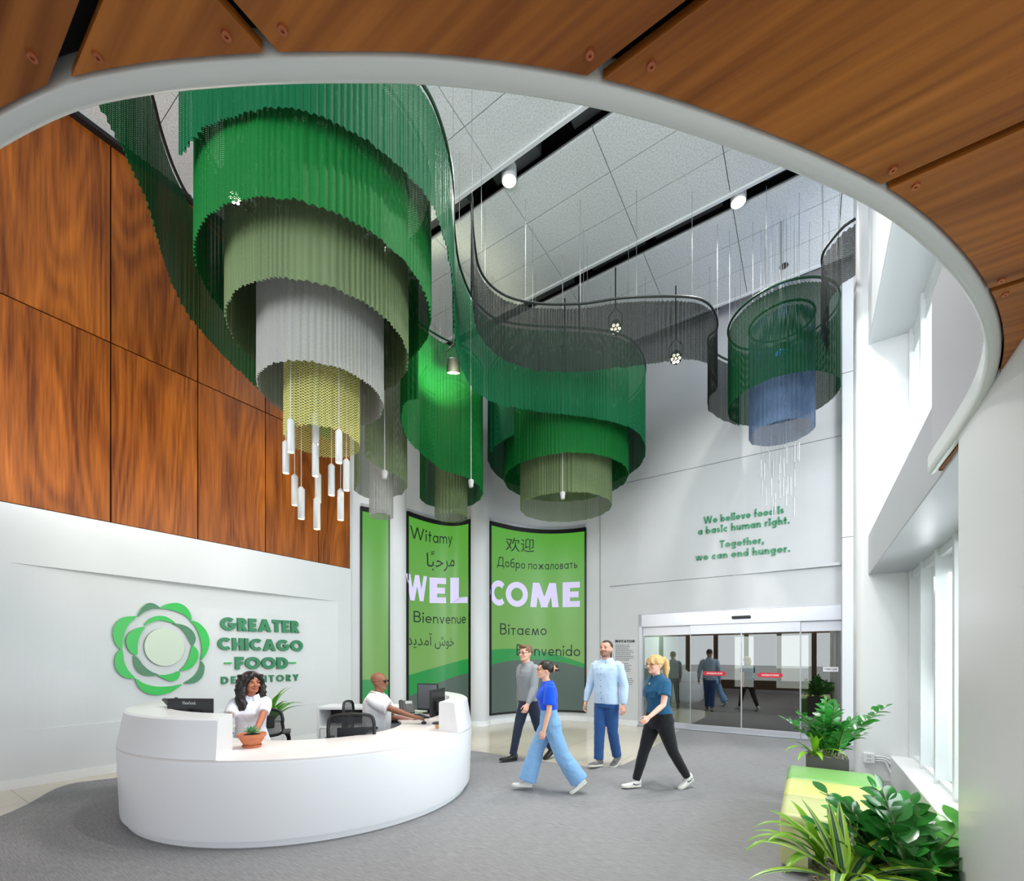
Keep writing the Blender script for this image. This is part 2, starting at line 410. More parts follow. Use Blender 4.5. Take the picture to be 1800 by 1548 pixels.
def strip(mb, pts, z0, z1, mi=0): mb.quads_strip([[Vector((q.x, q.y, z)) for q in pts] for z in (z0, z1)], mi)
strip(wb, path, 0, CEIL_Z + .3)
strip(wb, [ST(SL, DOOR_T), ST(SR, DOOR_T), ST(SR + .9, DOOR_T)], 2.60, CEIL_Z + .3)
wb.quads_strip([[ST(s_, t_, 2.60) for s_ in (SL, SR)] for t_ in (DOOR_T, DOOR_T + .25)])
wb.quads_strip([[ST(SL, t_, z) for t_ in (DOOR_T, DOOR_T + .25)] for z in (0, 2.6)])
wbk = struct(wb.build('wall_back', [GREYW], smooth=40))
for (pts, z) in (([ST(SL - .9, DOOR_T - .001), ST(SR, DOOR_T - .001)], 5.73), ([ST(-4.0, DOOR_T - .001), ST(SR, DOOR_T - .001)], 3.31)):
    sm = MB(); d = (pts[1] - pts[0]); sm.box((pts[0] + pts[1]) / 2 + ZX * z, (d.length, .004, .012), AX, BX, ZX); sm.build('seam', SEAM, wbk)
q = on_t(1055, DOOR_T)[0]
sm = MB(); sm.stbox(q - .005, q + .005, DOOR_T - .003, DOOR_T + .002, 0.1, 6.5); sm.build('seam', SEAM, wbk)
# the shallow reveal that fades in towards the pier, over the doors
rv = MB(); rv.add([ST(-1.3, DOOR_T - .004, 3.31), ST(.5, DOOR_T - .004, 3.31), ST(.5, DOOR_T - .10, 3.31), ST(-1.3, DOOR_T - .004, 3.34), ST(.5, DOOR_T - .004, 3.36), ST(.5, DOOR_T - .10, 3.36)],
                  [(0, 1, 2), (3, 5, 4), (0, 2, 5, 3), (1, 4, 5, 2), (0, 3, 4, 1)]); rv.build('reveal', GREYW, wbk)
def off(pts, d):
    out = []
    for i, q in enumerate(pts):
        t = (pts[min(i + 1, len(pts) - 1)] - pts[max(i - 1, 0)]).normalized()
        out.append(q + Vector((t.y, -t.x, 0)) * d)
    return out
def band(mb, pts, z0, z1, d, mi=0):                    # closed strip standing d proud of pts
    f = off(pts, d); rs = [[Vector((a.x, a.y, z0)), Vector((b_.x, b_.y, z0)), Vector((b_.x, b_.y, z1)), Vector((a.x, a.y, z1))] for a, b_ in zip(pts, f)]
    mb.rings(rs, True, True, True, mi)
bb = MB(); band(bb, ARC1 + RIB1 + ARC2 + RIB2 + ARC3 + [ST(SL - .03, DOOR_T)], 0, 0.12, 0.03); struct(bb.build('baseboard_back', WHITE_SAT, fixn=True))

# ---- ceiling: acoustic tiles in rows, dark slots between the rows
m, N, L = nt('acoustic_tile'); p = N['Principled BSDF']; MATS['acoustic_tile'] = m
tc = N.new('ShaderNodeTexCoord'); n1 = N.new('ShaderNodeTexNoise'); n1.inputs['Scale'].default_value = 40; n1.inputs['Detail'].default_value = 6; n1.inputs['Roughness'].default_value = 0.75
L.new(tc.outputs['Object'], n1.inputs[0])
r = N.new('ShaderNodeValToRGB'); r.color_ramp.elements[0].position = 0.36; r.color_ramp.elements[1].position = 0.58
r.color_ramp.elements[0].color = rgb(206, 209, 210); r.color_ramp.elements[1].color = rgb(238, 241, 242)
L.new(n1.outputs[0], r.inputs[0]); L.new(r.outputs[0], p.inputs['Base Color']); p.inputs['Roughness'].default_value = 0.9
bp = N.new('ShaderNodeBump'); bp.inputs['Strength'].default_value = 0.5; bp.inputs['Distance'].default_value = 0.01
L.new(n1.outputs[0], bp.inputs['Height']); L.new(bp.outputs[0], p.inputs['Normal'])
SLOTS = [5.52 - 2.27 * 2, 5.52 - 2.27, 5.52, 7.79, 10.06]
SW = 0.16
ce = MB()
rows = [(-4.0, SLOTS[0] - SW)] + [(SLOTS[k] + SW, SLOTS[k + 1] - SW) for k in range(4)]
JS = [-3.87 + 1.435 * k for k in range(-3, 4)]
for (t0, t1) in rows:
    n = 3 if t1 - t0 < 3 else 6
    if t0 > 7: n = 3
    for i in range(n):
        for s0, s1 in zip([WALL_S - .2] + JS, JS + [1.7]):
            g = 0.006
            ce.stbox(s0 + g, s1 - g, t0 + (t1 - t0) * i / n + g, t0 + (t1 - t0) * (i + 1) / n - g, CEIL_Z, CEIL_Z + .04)
ce.stbox(WALL_S - .4, 1.9, -4, 11.5, CEIL_Z + .42, CEIL_Z + .5, 1)
ce.stbox(WALL_S - .2, 1.7, -4, SLOTS[0] - SW, CEIL_Z + .05, CEIL_Z + .06, 2)
for (t0, t1) in rows[1:]: ce.stbox(WALL_S - .2, 1.7, t0, t1, CEIL_Z + .045, CEIL_Z + .06, 2)
ceil = struct(ce.build('ceiling', [m, SHADOW_GAP, SEAM]))
for t in SLOTS:                                        # white lip, track and the ducts seen up in each slot
    b = MB(); b.stbox(WALL_S, 1.5, t - SW - .002, t - SW + .05, CEIL_Z - .03, CEIL_Z + .06); b.build('slot_trim', WHITE_SAT, ceil)
    b = MB(); rr = random.Random(int(t * 10))
    s = -6.5
    while s < 1.0:
        w = rr.uniform(.5, 1.4); b.stbox(s, s + w, t - .04, t + SW + .02, CEIL_Z + .12 + rr.uniform(0, .1), CEIL_Z + .40); s += w + rr.uniform(.1, .7)
    b.build('slot_fitting', mat('slot_grey', (86, 88, 92), .6), ceil)
gb = MB(); gb.stbox(WALL_S - .06, WALL_S + .10, -4, T_END, CEIL_Z - .06, CEIL_Z + .0); gb.build('edge_gap', DARK, ceil)

# ---- pier beside the doors, far column, beam, window wall
pr = MB(); pr.stbox(SR, SR + .35, DOOR_T - .17, DOOR_T + .2, 0, CEIL_Z + .3)
pier = struct(pr.build('trim_1', WHITE, bevel=.008))
for z in (3.79, 6.79):
    sm = MB(); sm.stbox(SR - .002, SR + .3, DOOR_T - .172, DOOR_T - .1, z - .006, z + .006); sm.build('seam', SEAM, pier)
def rrect(s0, s1, t0, t1, r, n=6):
    out = []
    for (cs, ct, a0) in ((s1 - r, t1 - r, 0), (s0 + r, t1 - r, 90), (s0 + r, t0 + r, 180), (s1 - r, t0 + r, 270)):
        for k in range(n + 1):
            a = math.radians(a0 + 90 * k / n); out.append(ST(cs + r * math.cos(a), ct + r * math.sin(a)))
    return out
def column(name, s0, s1, t0, t1, r, z1, parent=None, z0=0):
    b = MB(); b.prism([q + ZX * z0 for q in rrect(s0, s1, t0, t1, r)], (0, 0, z1 - z0)); return b.build(name, WHITE_SAT, parent, smooth=40)
COL_T = 7.5
struct(column('wall_column', .535, 1.45, COL_T, COL_T + .55, .09, CEIL_Z + .3)).name = 'trim_2'
struct(column('wall_column', .62, 1.6, 2.1, 3.22, .17, 2.72)).name = 'trim_3'
BEAM_S, GL_S = .66, 1.16
bm_ = MB(); bm_.stbox(BEAM_S, 1.5, 1.5, COL_T + .02, 2.68, 3.20)
beam = struct(bm_.build('trim_4', mat('beam_grey', (172, 173, 178), .35), bevel=.006))
bh = MB(); bh.stbox(BEAM_S, 1.5, 1.5, COL_T + .02, 5.70, CEIL_Z + .02); struct(bh.build('trim_5', mat('bulkhead', (214, 219, 223), .5), bevel=.006))
# glazing: lower and upper window, deep white mullions
FRAME = mat('window_frame', (224, 228, 230), .3, metal=.1)
def window(name, z0, z1, posts):
    fr = MB()
    for t in posts: fr.stbox(GL_S - .10, GL_S + .10, t - .035, t + .035, z0, z1)
    for z in (z0 + .04, z1 - .04): fr.stbox(GL_S - .07, GL_S + .07, posts[0], posts[-1], z - .04, z + .04)
    o = struct(fr.build(name, FRAME))
    for t0, t1 in zip(posts, posts[1:]):
        g = MB(); g.stbox(GL_S - .006, GL_S + .006, t0 + .035, t1 - .035, z0 + .08, z1 - .08); g.build('pane', glass_mat('clear_glass', (.95, .98, .97), .03), o)
    return o
posts = [1.2, 2.6, 4.0, 5.4, 6.1, 6.8, 7.46]
window('window_1', .30, 2.68, posts)
window('window_2', 3.20, 5.70, [1.2, 2.6, 4.0, 5.4, 6.8, 7.46])
sl = MB(); sl.stbox(.88, 1.5, 1.2, COL_T, 0, .34); struct(sl.build('trim_6', WHITE_SAT, bevel=.01))
oh = MB(); oh.stbox(1.10, 1.28, 1.2, COL_T, 5.40, 5.70); struct(oh.build('trim_7', FRAME, bevel=.01))

# ---- ground outside
gr = MB(); gr.box((0, 0, -.4), (160, 160, .1)); struct(gr.build('ground', mat('pavement', (172, 172, 168), .9)))

# ---- glazed street front behind the camera (seen mirrored in the doors)
rf = MB(); rf.stbox(WALL_S - .3, 2.0, -4.75, -4.6, 0, .45, 0); rf.stbox(WALL_S - .3, 2.0, -4.75, -4.6, 2.75, 3.1, 0)
for k in range(8): rf.stbox(WALL_S - .3 + k * 1.42, WALL_S - .1 + k * 1.42, -4.75, -4.6, .45, 2.75, 0)
struct(rf.build('wall_rear', [mat('rear_brown', (104, 82, 62), .6)]))

# ---- vestibule behind the sliding doors
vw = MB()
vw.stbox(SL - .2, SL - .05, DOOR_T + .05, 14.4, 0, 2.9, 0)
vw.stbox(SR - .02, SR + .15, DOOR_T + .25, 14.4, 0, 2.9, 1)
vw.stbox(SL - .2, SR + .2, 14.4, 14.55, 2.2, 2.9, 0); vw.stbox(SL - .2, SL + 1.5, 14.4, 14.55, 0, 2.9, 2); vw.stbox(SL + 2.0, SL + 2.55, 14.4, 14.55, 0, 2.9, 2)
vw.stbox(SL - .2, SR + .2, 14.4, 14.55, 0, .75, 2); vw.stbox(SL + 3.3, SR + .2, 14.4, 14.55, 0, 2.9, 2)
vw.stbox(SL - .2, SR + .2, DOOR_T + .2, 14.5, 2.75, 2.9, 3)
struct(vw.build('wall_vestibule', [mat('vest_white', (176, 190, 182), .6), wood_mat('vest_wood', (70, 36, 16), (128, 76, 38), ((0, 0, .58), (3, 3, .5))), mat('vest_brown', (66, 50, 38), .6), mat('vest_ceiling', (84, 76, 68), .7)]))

# ================================================================ CANOPY over the camera: wood soffit with a round cut-out
CZ = 2.70
RIM_PX = [(0, 190), (110, 140), (240, 112), (360, 99), (480, 92), (610, 90), (740, 93), (900, 110), (1050, 137), (1190, 175), (1330, 225), (1450, 275), (1560, 330), (1640, 388),
          (1700, 450), (1735, 500), (1756, 545), (1765, 595), (1760, 645), (1740, 700), (1700, 762), (1650, 828)]
_o = [HP(u, v, CZ) for u, v in RIM_PX]
_st = [st_of(q.x, q.y) for q in _o]
cx, cy = -2.53 * .8276, 3.12 * .8276                   # centre of the cut-out in (s, t)
a0 = math.atan2(_st[0][1] - cy, _st[0][0] - cx); r0 = math.hypot(_st[0][0] - cx, _st[0][1] - cy)
left = [(-8.0, cy - r0), (-5.0, cy - r0), (-3.2, cy - r0)]
n_ = 3
for k in range(n_, 0, -1):
    a = a0 - (a0 + PI / 2) * k / (n_ + .5); left.append((cx + r0 * math.cos(a), cy + r0 * math.sin(a)))
EDGE = catmull([Vector((s, t, 0)) for s, t in left + _st], 30)    # cut-out edge in (s, t)
nl = len(left) * 30
RIGHT = EDGE[nl - 12:]                                 # t grows along this part
def s_edge(t):
    for i in range(len(EDGE) - 1, 0, -1):
        a, b = EDGE[i - 1], EDGE[i]
        if a.y <= t <= b.y and b.y > a.y: return a.x + (b.x - a.x) * (t - a.y) / (b.y - a.y)
    return EDGE[-1].x
canopy = thing('canopy', 'curved wood panelled canopy with white rim hanging overhead at the camera end of the lobby', 'canopy', (0, 0, 0))
wood2 = wood_mat('cherry_wood_soffit', (122, 62, 16), (210, 130, 52), ((0, 0, 0.5826), (0.42, 3.4, 3.0)), ring=1.6)
TK = [0.2417 + 0.5575 * k for k in range(-7, 8)]
S_R = 1.6
def soffit(poly):
    b = MB(); b.prism([ST(s, t, CZ) for s, t in poly], (0, 0, .018)); o = b.build('wood_panel', wood2, canopy, fixn=True); return o
def runs(t0, t1, n=60): return [(s_edge(t0 + (t1 - t0) * k / n), t0 + (t1 - t0) * k / n) for k in range(n + 1)]
G = .0105
lowt = min(q.y for q in EDGE)
for k in range(len(TK) - 1):
    t0, t1 = TK[k] + G, TK[k + 1] - G
    js = [-5.2, -2.4, S_R] if k % 2 else [-3.6, -0.985 * .8276, S_R]
    if t1 < lowt:
        for sa, sb in zip([-8.0] + js[:-1], js): soffit([(sa + G, t0), (sb - G, t0), (sb - G, t1), (sa + G, t1)])
    elif t0 < lowt:                                    # the row the cut-out dips into
        cut = [(q.x, q.y) for q in EDGE if q.y < t1]
        cut.sort(); sj = -2.4
        soffit([(-8.0, t0), (sj - G, t0)] + [c for c in cut[::-1] if c[0] < sj - G] + [(-8.0, t1)])
        soffit([(sj + G, t0), (S_R, t0), (S_R, t1)] + [c for c in cut[::-1] if c[0] > sj + G])
    else:
        te = min(t1, EDGE[-1].y)
        if te <= t0: continue
        sj = -0.985 * .8276
        e = runs(t0, te)
        if e[0][0] < sj - .05 and k == 7:
            soffit([(sj - G, t0)] + [c for c in e if c[0] < sj - G][::1][::-1][::-1] and [(sj - G, t0), (sj - G, [c[1] for c in e if c[0] < sj - G][-1])] + [c for c in e if c[0] < sj - G][::-1])
            soffit([(sj + G, t0), (S_R, t0), (S_R, te)] + [c for c in e if c[0] > sj + G][::-1])
        else:
            soffit([(e[0][0], t0), (S_R, t0), (S_R, te)] + e[::-1])
bk = MB()                                              # black backing sheet added above the panels so their gaps read dark
bp_ = [(q.x, q.y) for q in EDGE]
bk.prism([ST(s, t, CZ + .045) for s, t in bp_ + [(S_R, bp_[-1][1]), (S_R, -4), (-8.0, -4), (-8.0, bp_[0][1])]], (0, 0, .03)); bk.build('carcass', SHADOW_GAP, canopy, fixn=True)
E3 = [ST(q.x, q.y, 0) for q in EDGE]
def edge_off(d):
    out = []
    for i, q in enumerate(E3):
        t = (E3[min(i + 1, len(E3) - 1)] - E3[max(i - 1, 0)]).normalized()
        out.append(q + Vector((-t.y, t.x, 0)) * d)
    return out
prof = [(.004, .03), (.006, .006), (.012, -.004), (.030, -.012), (.039, -.009), (.046, .002), (.048, .03), (.048, .10), (.004, .10)]
offs = [edge_off(d) for d, _ in prof]
rm = MB(); rm.rings([[offs[j][i] + ZX * (CZ + prof[j][1]) for j in range(len(prof))] for i in range(len(E3))])
rm.build('rim', mat('rim_white', (226, 231, 229), .22, metal=.0), canopy, smooth=50, fixn=True)
o1, o2 = edge_off(.03), edge_off(.004)
fa = MB(); fa.rings([[o1[i] + ZX * (CZ + .09), o1[i] + ZX * (CZ + 1.05), o2[i] + ZX * (CZ + 1.05), o2[i] + ZX * (CZ + .09)] for i in range(len(E3))])
fa.build('fascia', mat('fascia_white', (186, 186, 192), .4), canopy, smooth=50, fixn=True)
cop = mat('copper_screw', (196, 120, 84), .35, metal=.8)
for (u, v) in [(57, 100), (172, 100), (398, 62), (497, 52), (1037, 95), (1145, 115), (1570, 298), (1610, 327), (1760, 493), (1767, 517), (1778, 637), (1773, 655), (1725, 743), (1715, 760), (1695, 782), (1672, 806)]:
    c = HP(u, v, CZ - .001); k = MB()
    k.lathe([(.0025, -.0008), (.003, -.0035), (.0075, -.0035), (.0085, 0), (.0085, .002)], c, 18); k.build('screw', cop, canopy, smooth=50)

# ================================================================ SLIDING DOOR
dr = thing('door_1', 'wide automatic sliding glass door with aluminium frame in the back wall', 'sliding door', ST((SL + SR) / 2, DOOR_T), math.atan2(-.55, .835))
dr['kind'] = 'structure'
GLASS = glass_mat('door_glass', (.50, .51, .48), .15); GLASS_L = glass_mat('sidelight_glass', (.80, .88, .84), .10)
b = MB(); b.stbox(SL, SR, DOOR_T - .02, DOOR_T + .14, 2.30, 2.60); b.stbox(SL, SL + .07, DOOR_T - .02, DOOR_T + .14, 0, 2.60); b.stbox(SL, SR, DOOR_T - .03, DOOR_T - .02, 2.585, 2.60)
b.stbox(SL + .07, SR, DOOR_T - .035, DOOR_T - .02, 2.30, 2.325)
b.build('frame', ALU, dr, world=True, bevel=.006)
sd = [on_t(u, DOOR_T)[0] for u in (1128, 1213, 1303, 1407, 1480)]
for k, (s0, s1) in enumerate(zip(sd, sd[1:])):
    leaf = k in (1, 2); dt = .02 if leaf else .09; top = 2.315
    b = MB(); b.stbox(s0, s1, DOOR_T + dt - .02, DOOR_T + dt + .02, 2.10, top); b.stbox(s0, s1, DOOR_T + dt - .02, DOOR_T + dt + .02, .02, .14)
    w = .012
    b.stbox(s0, s0 + w, DOOR_T + dt - .015, DOOR_T + dt + .015, .14, 2.1); b.stbox(s1 - w, s1, DOOR_T + dt - .015, DOOR_T + dt + .015, .14, 2.1)
    o = b.build('sliding_leaf' if leaf else 'sidelight', ALU, dr, world=True, bevel=.003)
    g = MB(); g.stbox(s0 + w, s1 - w, DOOR_T + dt - .005, DOOR_T + dt + .005, .14, 2.1); g.build('glass', GLASS_L if k == 0 else GLASS, o, world=True)
b = MB(); s0, s1 = [on_t(u, DOOR_T)[0] for u in (1287, 1320)]
b.stbox(s0, s1, DOOR_T - .10, DOOR_T - .02, 2.40, 2.455); b.build('motion_sensor', BLACK, dr, world=True, bevel=.015)
b = MB(); b.stbox(SL - .03, SR, DOOR_T - .06, DOOR_T + .14, .0, .025); b.build('threshold', STEEL, dr, world=True)
# ================================================================ HANGING METAL-MESH CURTAINS
RAIL_G = mat('rail_green', (24, 70, 44), .4, metal=.3); RAIL_D = mat('rail_dark', (40, 46, 44), .4, metal=.3); RAIL_L = mat('rail_light', (150, 152, 140), .4, metal=.4)
ROD = mat('hanger_rod', (150, 154, 156), .5, metal=.2)
def fab(name, col, **k):
    k.setdefault('thr', .6); return mesh_fabric(name, col, **k)
F_TEAL = fab('mesh_teal_green', (2, 78, 46), thr=.74); F_GREEN = fab('mesh_green', (13, 92, 38), thr=.74); F_SAGE = fab('mesh_sage', (94, 110, 76)); F_GREY = fab('mesh_silver', (142, 142, 138), thr=.5)
F_YEL = fab('mesh_lemon', (172, 168, 100), pitch=.036, thr=.1); F_DGREEN = fab('mesh_dark_green', (2, 74, 36), thr=.8); F_CHAR = fab('mesh_charcoal', (22, 29, 27), thr=.52)
F_BLUE = fab('mesh_blue_grey', (84, 106, 136), thr=.30); F_SAGE2 = fab('mesh_sage_open', (104, 120, 84), thr=.30); F_GREY2 = fab('mesh_silver_open', (158, 158, 152), thr=.28); F_FOREST = fab('mesh_forest', (4, 58, 31), thr=.6)
def pleated(pts, closed, fabric, seed, amp=.012, lam=.058, ds=.0095, scallop=.018):
    """pts: Vector(x, y) with z_bottom, z_top carried along; hangs straight folds under the rail line"""
    rr = random.Random(seed); n = len(pts); ph = rr.uniform(0, 6)
    bot, top, mid, us = [], [], [], []
    u = 0; lams = []; cur = ph
    for i in range(n):
        p, zb, zt = pts[i]
        q0 = pts[(i - 1) % n][0] if closed or i > 0 else p; q1 = pts[(i + 1) % n][0] if closed or i < n - 1 else p
        t = (q1 - q0); t = t.normalized() if t.length > 1e-9 else Vector((1, 0))
        nrm = Vector((t.y, -t.x))
        k = 1.0 if not closed else min(1, i / 25, (n - 1 - i) / 25) ** .5
        f = noise.noise(Vector((u * 2.3, seed * 7.1, 0)))
        cur += 2 * PI * ds / (lam * (1.0 + .75 * f))
        a = amp * (.65 + .7 * noise.noise(Vector((u * 1.7, seed * 3.3, 5)))) * k
        d = (.020 * noise.noise(Vector((u * 6.1, seed, 3))) + .007 * noise.noise(Vector((u * 19, seed, 8)))) * k + a * (math.sin(cur) + .3 * math.sin(2 * cur + 1))
        zz = zb + scallop * (.16 * math.sin(cur + .6) + noise.noise(Vector((u * 5, seed, 9))) + .6 * noise.noise(Vector((u * 17, seed, 4)))) * k
        b = p + nrm * d
        tt = p + nrm * d * .55
        bot.append(Vector((b.x, b.y, zz))); top.append(Vector((tt.x, tt.y, zt - .06 - .012 * (1 + math.sin(cur))))); us.append(u)
        if i < n - 1: u += (pts[i + 1][0] - p).length
    if closed: bot.append(bot[0]); top.append(top[0]); us.append(u + ds)
    R = 4; rows = []
    for k in range(R + 1): rows.append([bot[i].lerp(top[i], k / R) for i in range(len(bot))])
    mb = MB(); mb.quads_strip(rows)
    return mb, us, len(bot), R
def finish_curtain(mb, us, n, R, fabric, parent):
    o = mb.build('mesh_curtain', fabric, parent, smooth=180, world=True)
    me = o.data; uvl = me.uv_layers.new(name='UVMap'); inv = TM[parent.name]
    co = [inv @ v.co for v in me.vertices]
    for lp in me.loops:
        vi = lp.vertex_index; uvl.data[lp.index].uv = (us[vi % n], co[vi].z)
    return o
def rods(parent, pts, zt, step, mat_=ROD):
    for p in pts[::step]:
        b = MB(); b.cyl((p.x, p.y, zt), (p.x, p.y, CEIL_Z), .0032, n=6); b.build('hanger_rod', mat_, parent, world=True)
def drum(label, c, R, zb, zt, fabric, rail, seed, nrod=6, group=None, **k):
    t = thing('curtain_drum', label, 'mesh curtain', (c[0], c[1], zb), group=group)
    ds = .0095; n = int(2 * PI * R / ds); pts = []
    for i in range(n):
        a = 2 * PI * i / n + PI / 2; pts.append((Vector((c[0] + R * math.cos(a), c[1] + R * math.sin(a))), zb, zt))
    finish_curtain(*pleated(pts, True, fabric, seed, **k), fabric, t)
    b = MB(); ring = [Vector((c[0] + R * math.cos(2 * PI * i / 64), c[1] + R * math.sin(2 * PI * i / 64), zt)) for i in range(65)]
    b.tube(ring, .018, 8, False); b.build('rail', rail, t, smooth=180, world=True)
    rods(t, ring[:-1], zt, 64 // nrod)
    return t
def ribbon(label, ctrl, fabric, rail, seed, rodgap=95, group=None, **k):
    """ctrl: rows (u, Y, drop of the bottom above eye level, same for the rail)"""
    P = [Vector(((u - HU) / FPX * Y, Y, 0)) for u, Y, hb, ht in ctrl]
    n = 14; pth = catmull(P, n)
    full = []
    for i, q in enumerate(pth):
        j = min(i // n, len(ctrl) - 2); f = i / n - j; f = f * f * (3 - 2 * f)
        full.append(Vector((q.x, q.y, 0)))
    hb = [c[2] for c in ctrl]; ht = [c[3] for c in ctrl]
    Hs = []
    for i in range(len(pth)):
        j = min(i // n, len(ctrl) - 2); f = i / n - j
        Hs.append((hb[j] + (hb[j + 1] - hb[j]) * f, ht[j] + (ht[j + 1] - ht[j]) * f))
    L = [0.0]
    for i in range(1, len(full)): L.append(L[-1] + (full[i] - full[i - 1]).length)
    ds = .0095; m_ = int(L[-1] / ds); pts = []; j = 0
    for i in range(m_ + 1):
        d = L[-1] * i / m_
        while j < len(L) - 2 and L[j + 1] < d: j += 1
        f = (d - L[j]) / max(1e-9, L[j + 1] - L[j]); q = full[j].lerp(full[j + 1], f)
        pts.append((Vector((q.x, q.y)), EYE + Hs[j][0] + (Hs[j + 1][0] - Hs[j][0]) * f, EYE + Hs[j][1] + (Hs[j + 1][1] - Hs[j][1]) * f))
    mid = pts[len(pts) // 2]
    t = thing('ribbon_curtain', label, 'mesh curtain', (mid[0].x, mid[0].y, mid[1]), group=group)
    finish_curtain(*pleated(pts, False, fabric, seed, **k), fabric, t)
    ring = [Vector((p.x, p.y, zt)) for p, zb, zt in pts[::6]]
    b = MB(); b.tube(ring, .018, 8); b.build('rail', rail, t, smooth=180, world=True)
    for q in ring[3::max(1, rodgap // 6)]:
        b = MB(); b.cyl(q, (q.x, q.y, CEIL_Z), .0032, n=6); b.build('hanger_rod', ROD, t, world=True)
    return t
DC, GC, FC = (-2.13, 5.07), (1.07, 9.0), (4.42, 7.38)
HT = 5.6
ZT = EYE + HT
# big chandelier over the desk: four nested drums inside the teal ribbon
drum('wide bright green mesh drum, the outermost drum of the big chandelier over the desk', DC, 1.19, 5.57, ZT - .1, F_GREEN, RAIL_G, 11)
drum('sage green mesh drum nested inside the wide green drum over the desk', DC, .932, 5.09, ZT - .2, F_SAGE, RAIL_L, 12)
drum('silver grey mesh drum nested inside the sage drum over the desk', DC, .65, 4.52, ZT - .25, F_GREY, RAIL_L, 13)
drum('pale lemon mesh drum, innermost and lowest in the big chandelier over the desk', DC, .388, 4.02, ZT - .3, F_YEL, RAIL_L, 14, amp=.014)
# the long teal ribbon: wraps the big chandelier, sweeps back and wraps the middle one
ring_g = []
for a in (-100, -65, -30, 5, 40, 75, 110, 145, 180, 205, 228):
    x = GC[0] + 1.54 * math.cos(math.radians(a)); y = GC[1] + 1.54 * math.sin(math.radians(a)); ring_g.append((HU + FPX * x / y, y, 3.97 if a < 0 else 3.9, 5.5))
ribbon('long teal green mesh ribbon winding from the big chandelier back around the middle one',
       [(315, 4.14, 4.62, 5.6), (345, 3.99, 4.62, 5.6), (380, 3.88, 4.62, 5.6), (480, 3.78, 4.62, 5.6), (550, 3.82, 4.62, 5.6), (625, 3.97, 4.62, 5.62), (700, 4.22, 4.62, 5.65), (760, 4.59, 4.6, 5.68),
        (793, 5.2, 4.5, 5.68), (799, 5.95, 4.25, 5.6), (812, 6.5, 4.15, 5.55), (842, 7.03, 4.12, 5.5), (900, 7.40, 4.12, 5.5)] + ring_g[1:], F_TEAL, RAIL_G, 21)
drum('bright green mesh drum nested in the middle chandelier', GC, 1.22, 5.14, ZT - .2, F_GREEN, RAIL_G, 22)
drum('sage mesh drum, innermost and lowest of the middle chandelier', GC, .90, 4.58, ZT - .3, F_SAGE2, RAIL_L, 23)
# ribbon on the left, beside the wood wall
ribbon('dark green mesh ribbon hanging between the wood wall and the big chandelier',
       [(120, 3.5, 4.62, 5.8), (172, 3.75, 4.62, 5.8), (222, 4.12, 4.58, 5.8), (262, 4.5, 4.5, 5.72), (285, 4.9, 4.38, 5.7), (310, 5.25, 4.25, 5.65), (340, 5.55, 4.15, 5.6), (400, 6.05, 4.0, 5.6), (460, 6.6, 3.9, 5.6), (520, 7.1, 3.8, 5.6), (580, 7.5, 3.6, 5.6)], F_DGREEN, RAIL_D, 31)
# far left small chandelier
ribbon('pale sage mesh ribbon wrapped into a small drum beside the narrow end screen',
       [(660, 7.0, 3.2, 5.5), (645, 7.1, 3.28, 5.5), (645, 7.25, 3.2, 5.5), (672, 7.35, 3.07, 5.5), (698, 7.45, 3.0, 5.5), (715, 7.8, 3.0, 5.5), (706, 8.25, 3.0, 5.5), (678, 8.5, 3.0, 5.5), (645, 8.45, 3.0, 5.5), (624, 8.1, 3.0, 5.5), (630, 7.75, 3.0, 5.5)], F_SAGE2, RAIL_L, 41)
cC = PX(670, HV, 8.0); drum('silver grey mesh tube hanging low in front of the narrow end screen', (cC.x, cC.y), .20, EYE + 2.5, ZT - .3, F_GREY2, RAIL_L, 42, nrod=3, amp=.012)
# green chandelier in front of the first lettered screen
ribbon('bright green mesh ribbon wrapped into a drum in front of the first lettered screen',
       [(735, 6.45, 3.7, 5.5), (712, 6.5, 3.68, 5.5), (705, 6.8, 3.6, 5.5), (716, 7.15, 3.48, 5.5), (743, 7.45, 3.36, 5.5), (779, 7.75, 3.22, 5.5), (825, 8.05, 3.2, 5.5), (848, 8.6, 3.15, 5.5), (835, 9.2, 3.15, 5.5), (800, 9.55, 3.15, 5.5), (757, 9.35, 3.15, 5.5), (739, 8.9, 3.15, 5.5), (750, 8.5, 3.15, 5.5)], F_GREEN, RAIL_G, 51)
eC = PX(793, HV, 8.85); drum('narrow sage mesh tube hanging low in front of the first lettered screen', (eC.x, eC.y), .31, EYE + 2.74, ZT - .3, F_SAGE2, RAIL_L, 52, nrod=3, amp=.014)
# charcoal ribbon in front of the middle chandelier
ribbon('charcoal see-through mesh ribbon sweeping in front of the middle chandelier',
       [(829, 5.5, 4.62, 5.65), (832, 5.95, 4.62, 5.6), (845, 6.5, 4.64, 5.58), (882, 6.87, 4.57, 5.56), (940, 7.03, 4.49, 5.54), (1020, 7.02, 4.46, 5.52), (1100, 6.9, 4.45, 5.52), (1200, 6.88, 4.56, 5.52), (1240, 6.98, 4.57, 5.52), (1258, 7.25, 4.6, 5.52), (1260, 7.6, 4.55, 5.55), (1246, 7.85, 4.5, 5.6), (1247, 8.2, 4.5, 5.65), (1268, 8.5, 4.5, 5.68), (1300, 8.75, 4.5, 5.7)], F_CHAR, RAIL_D, 61)
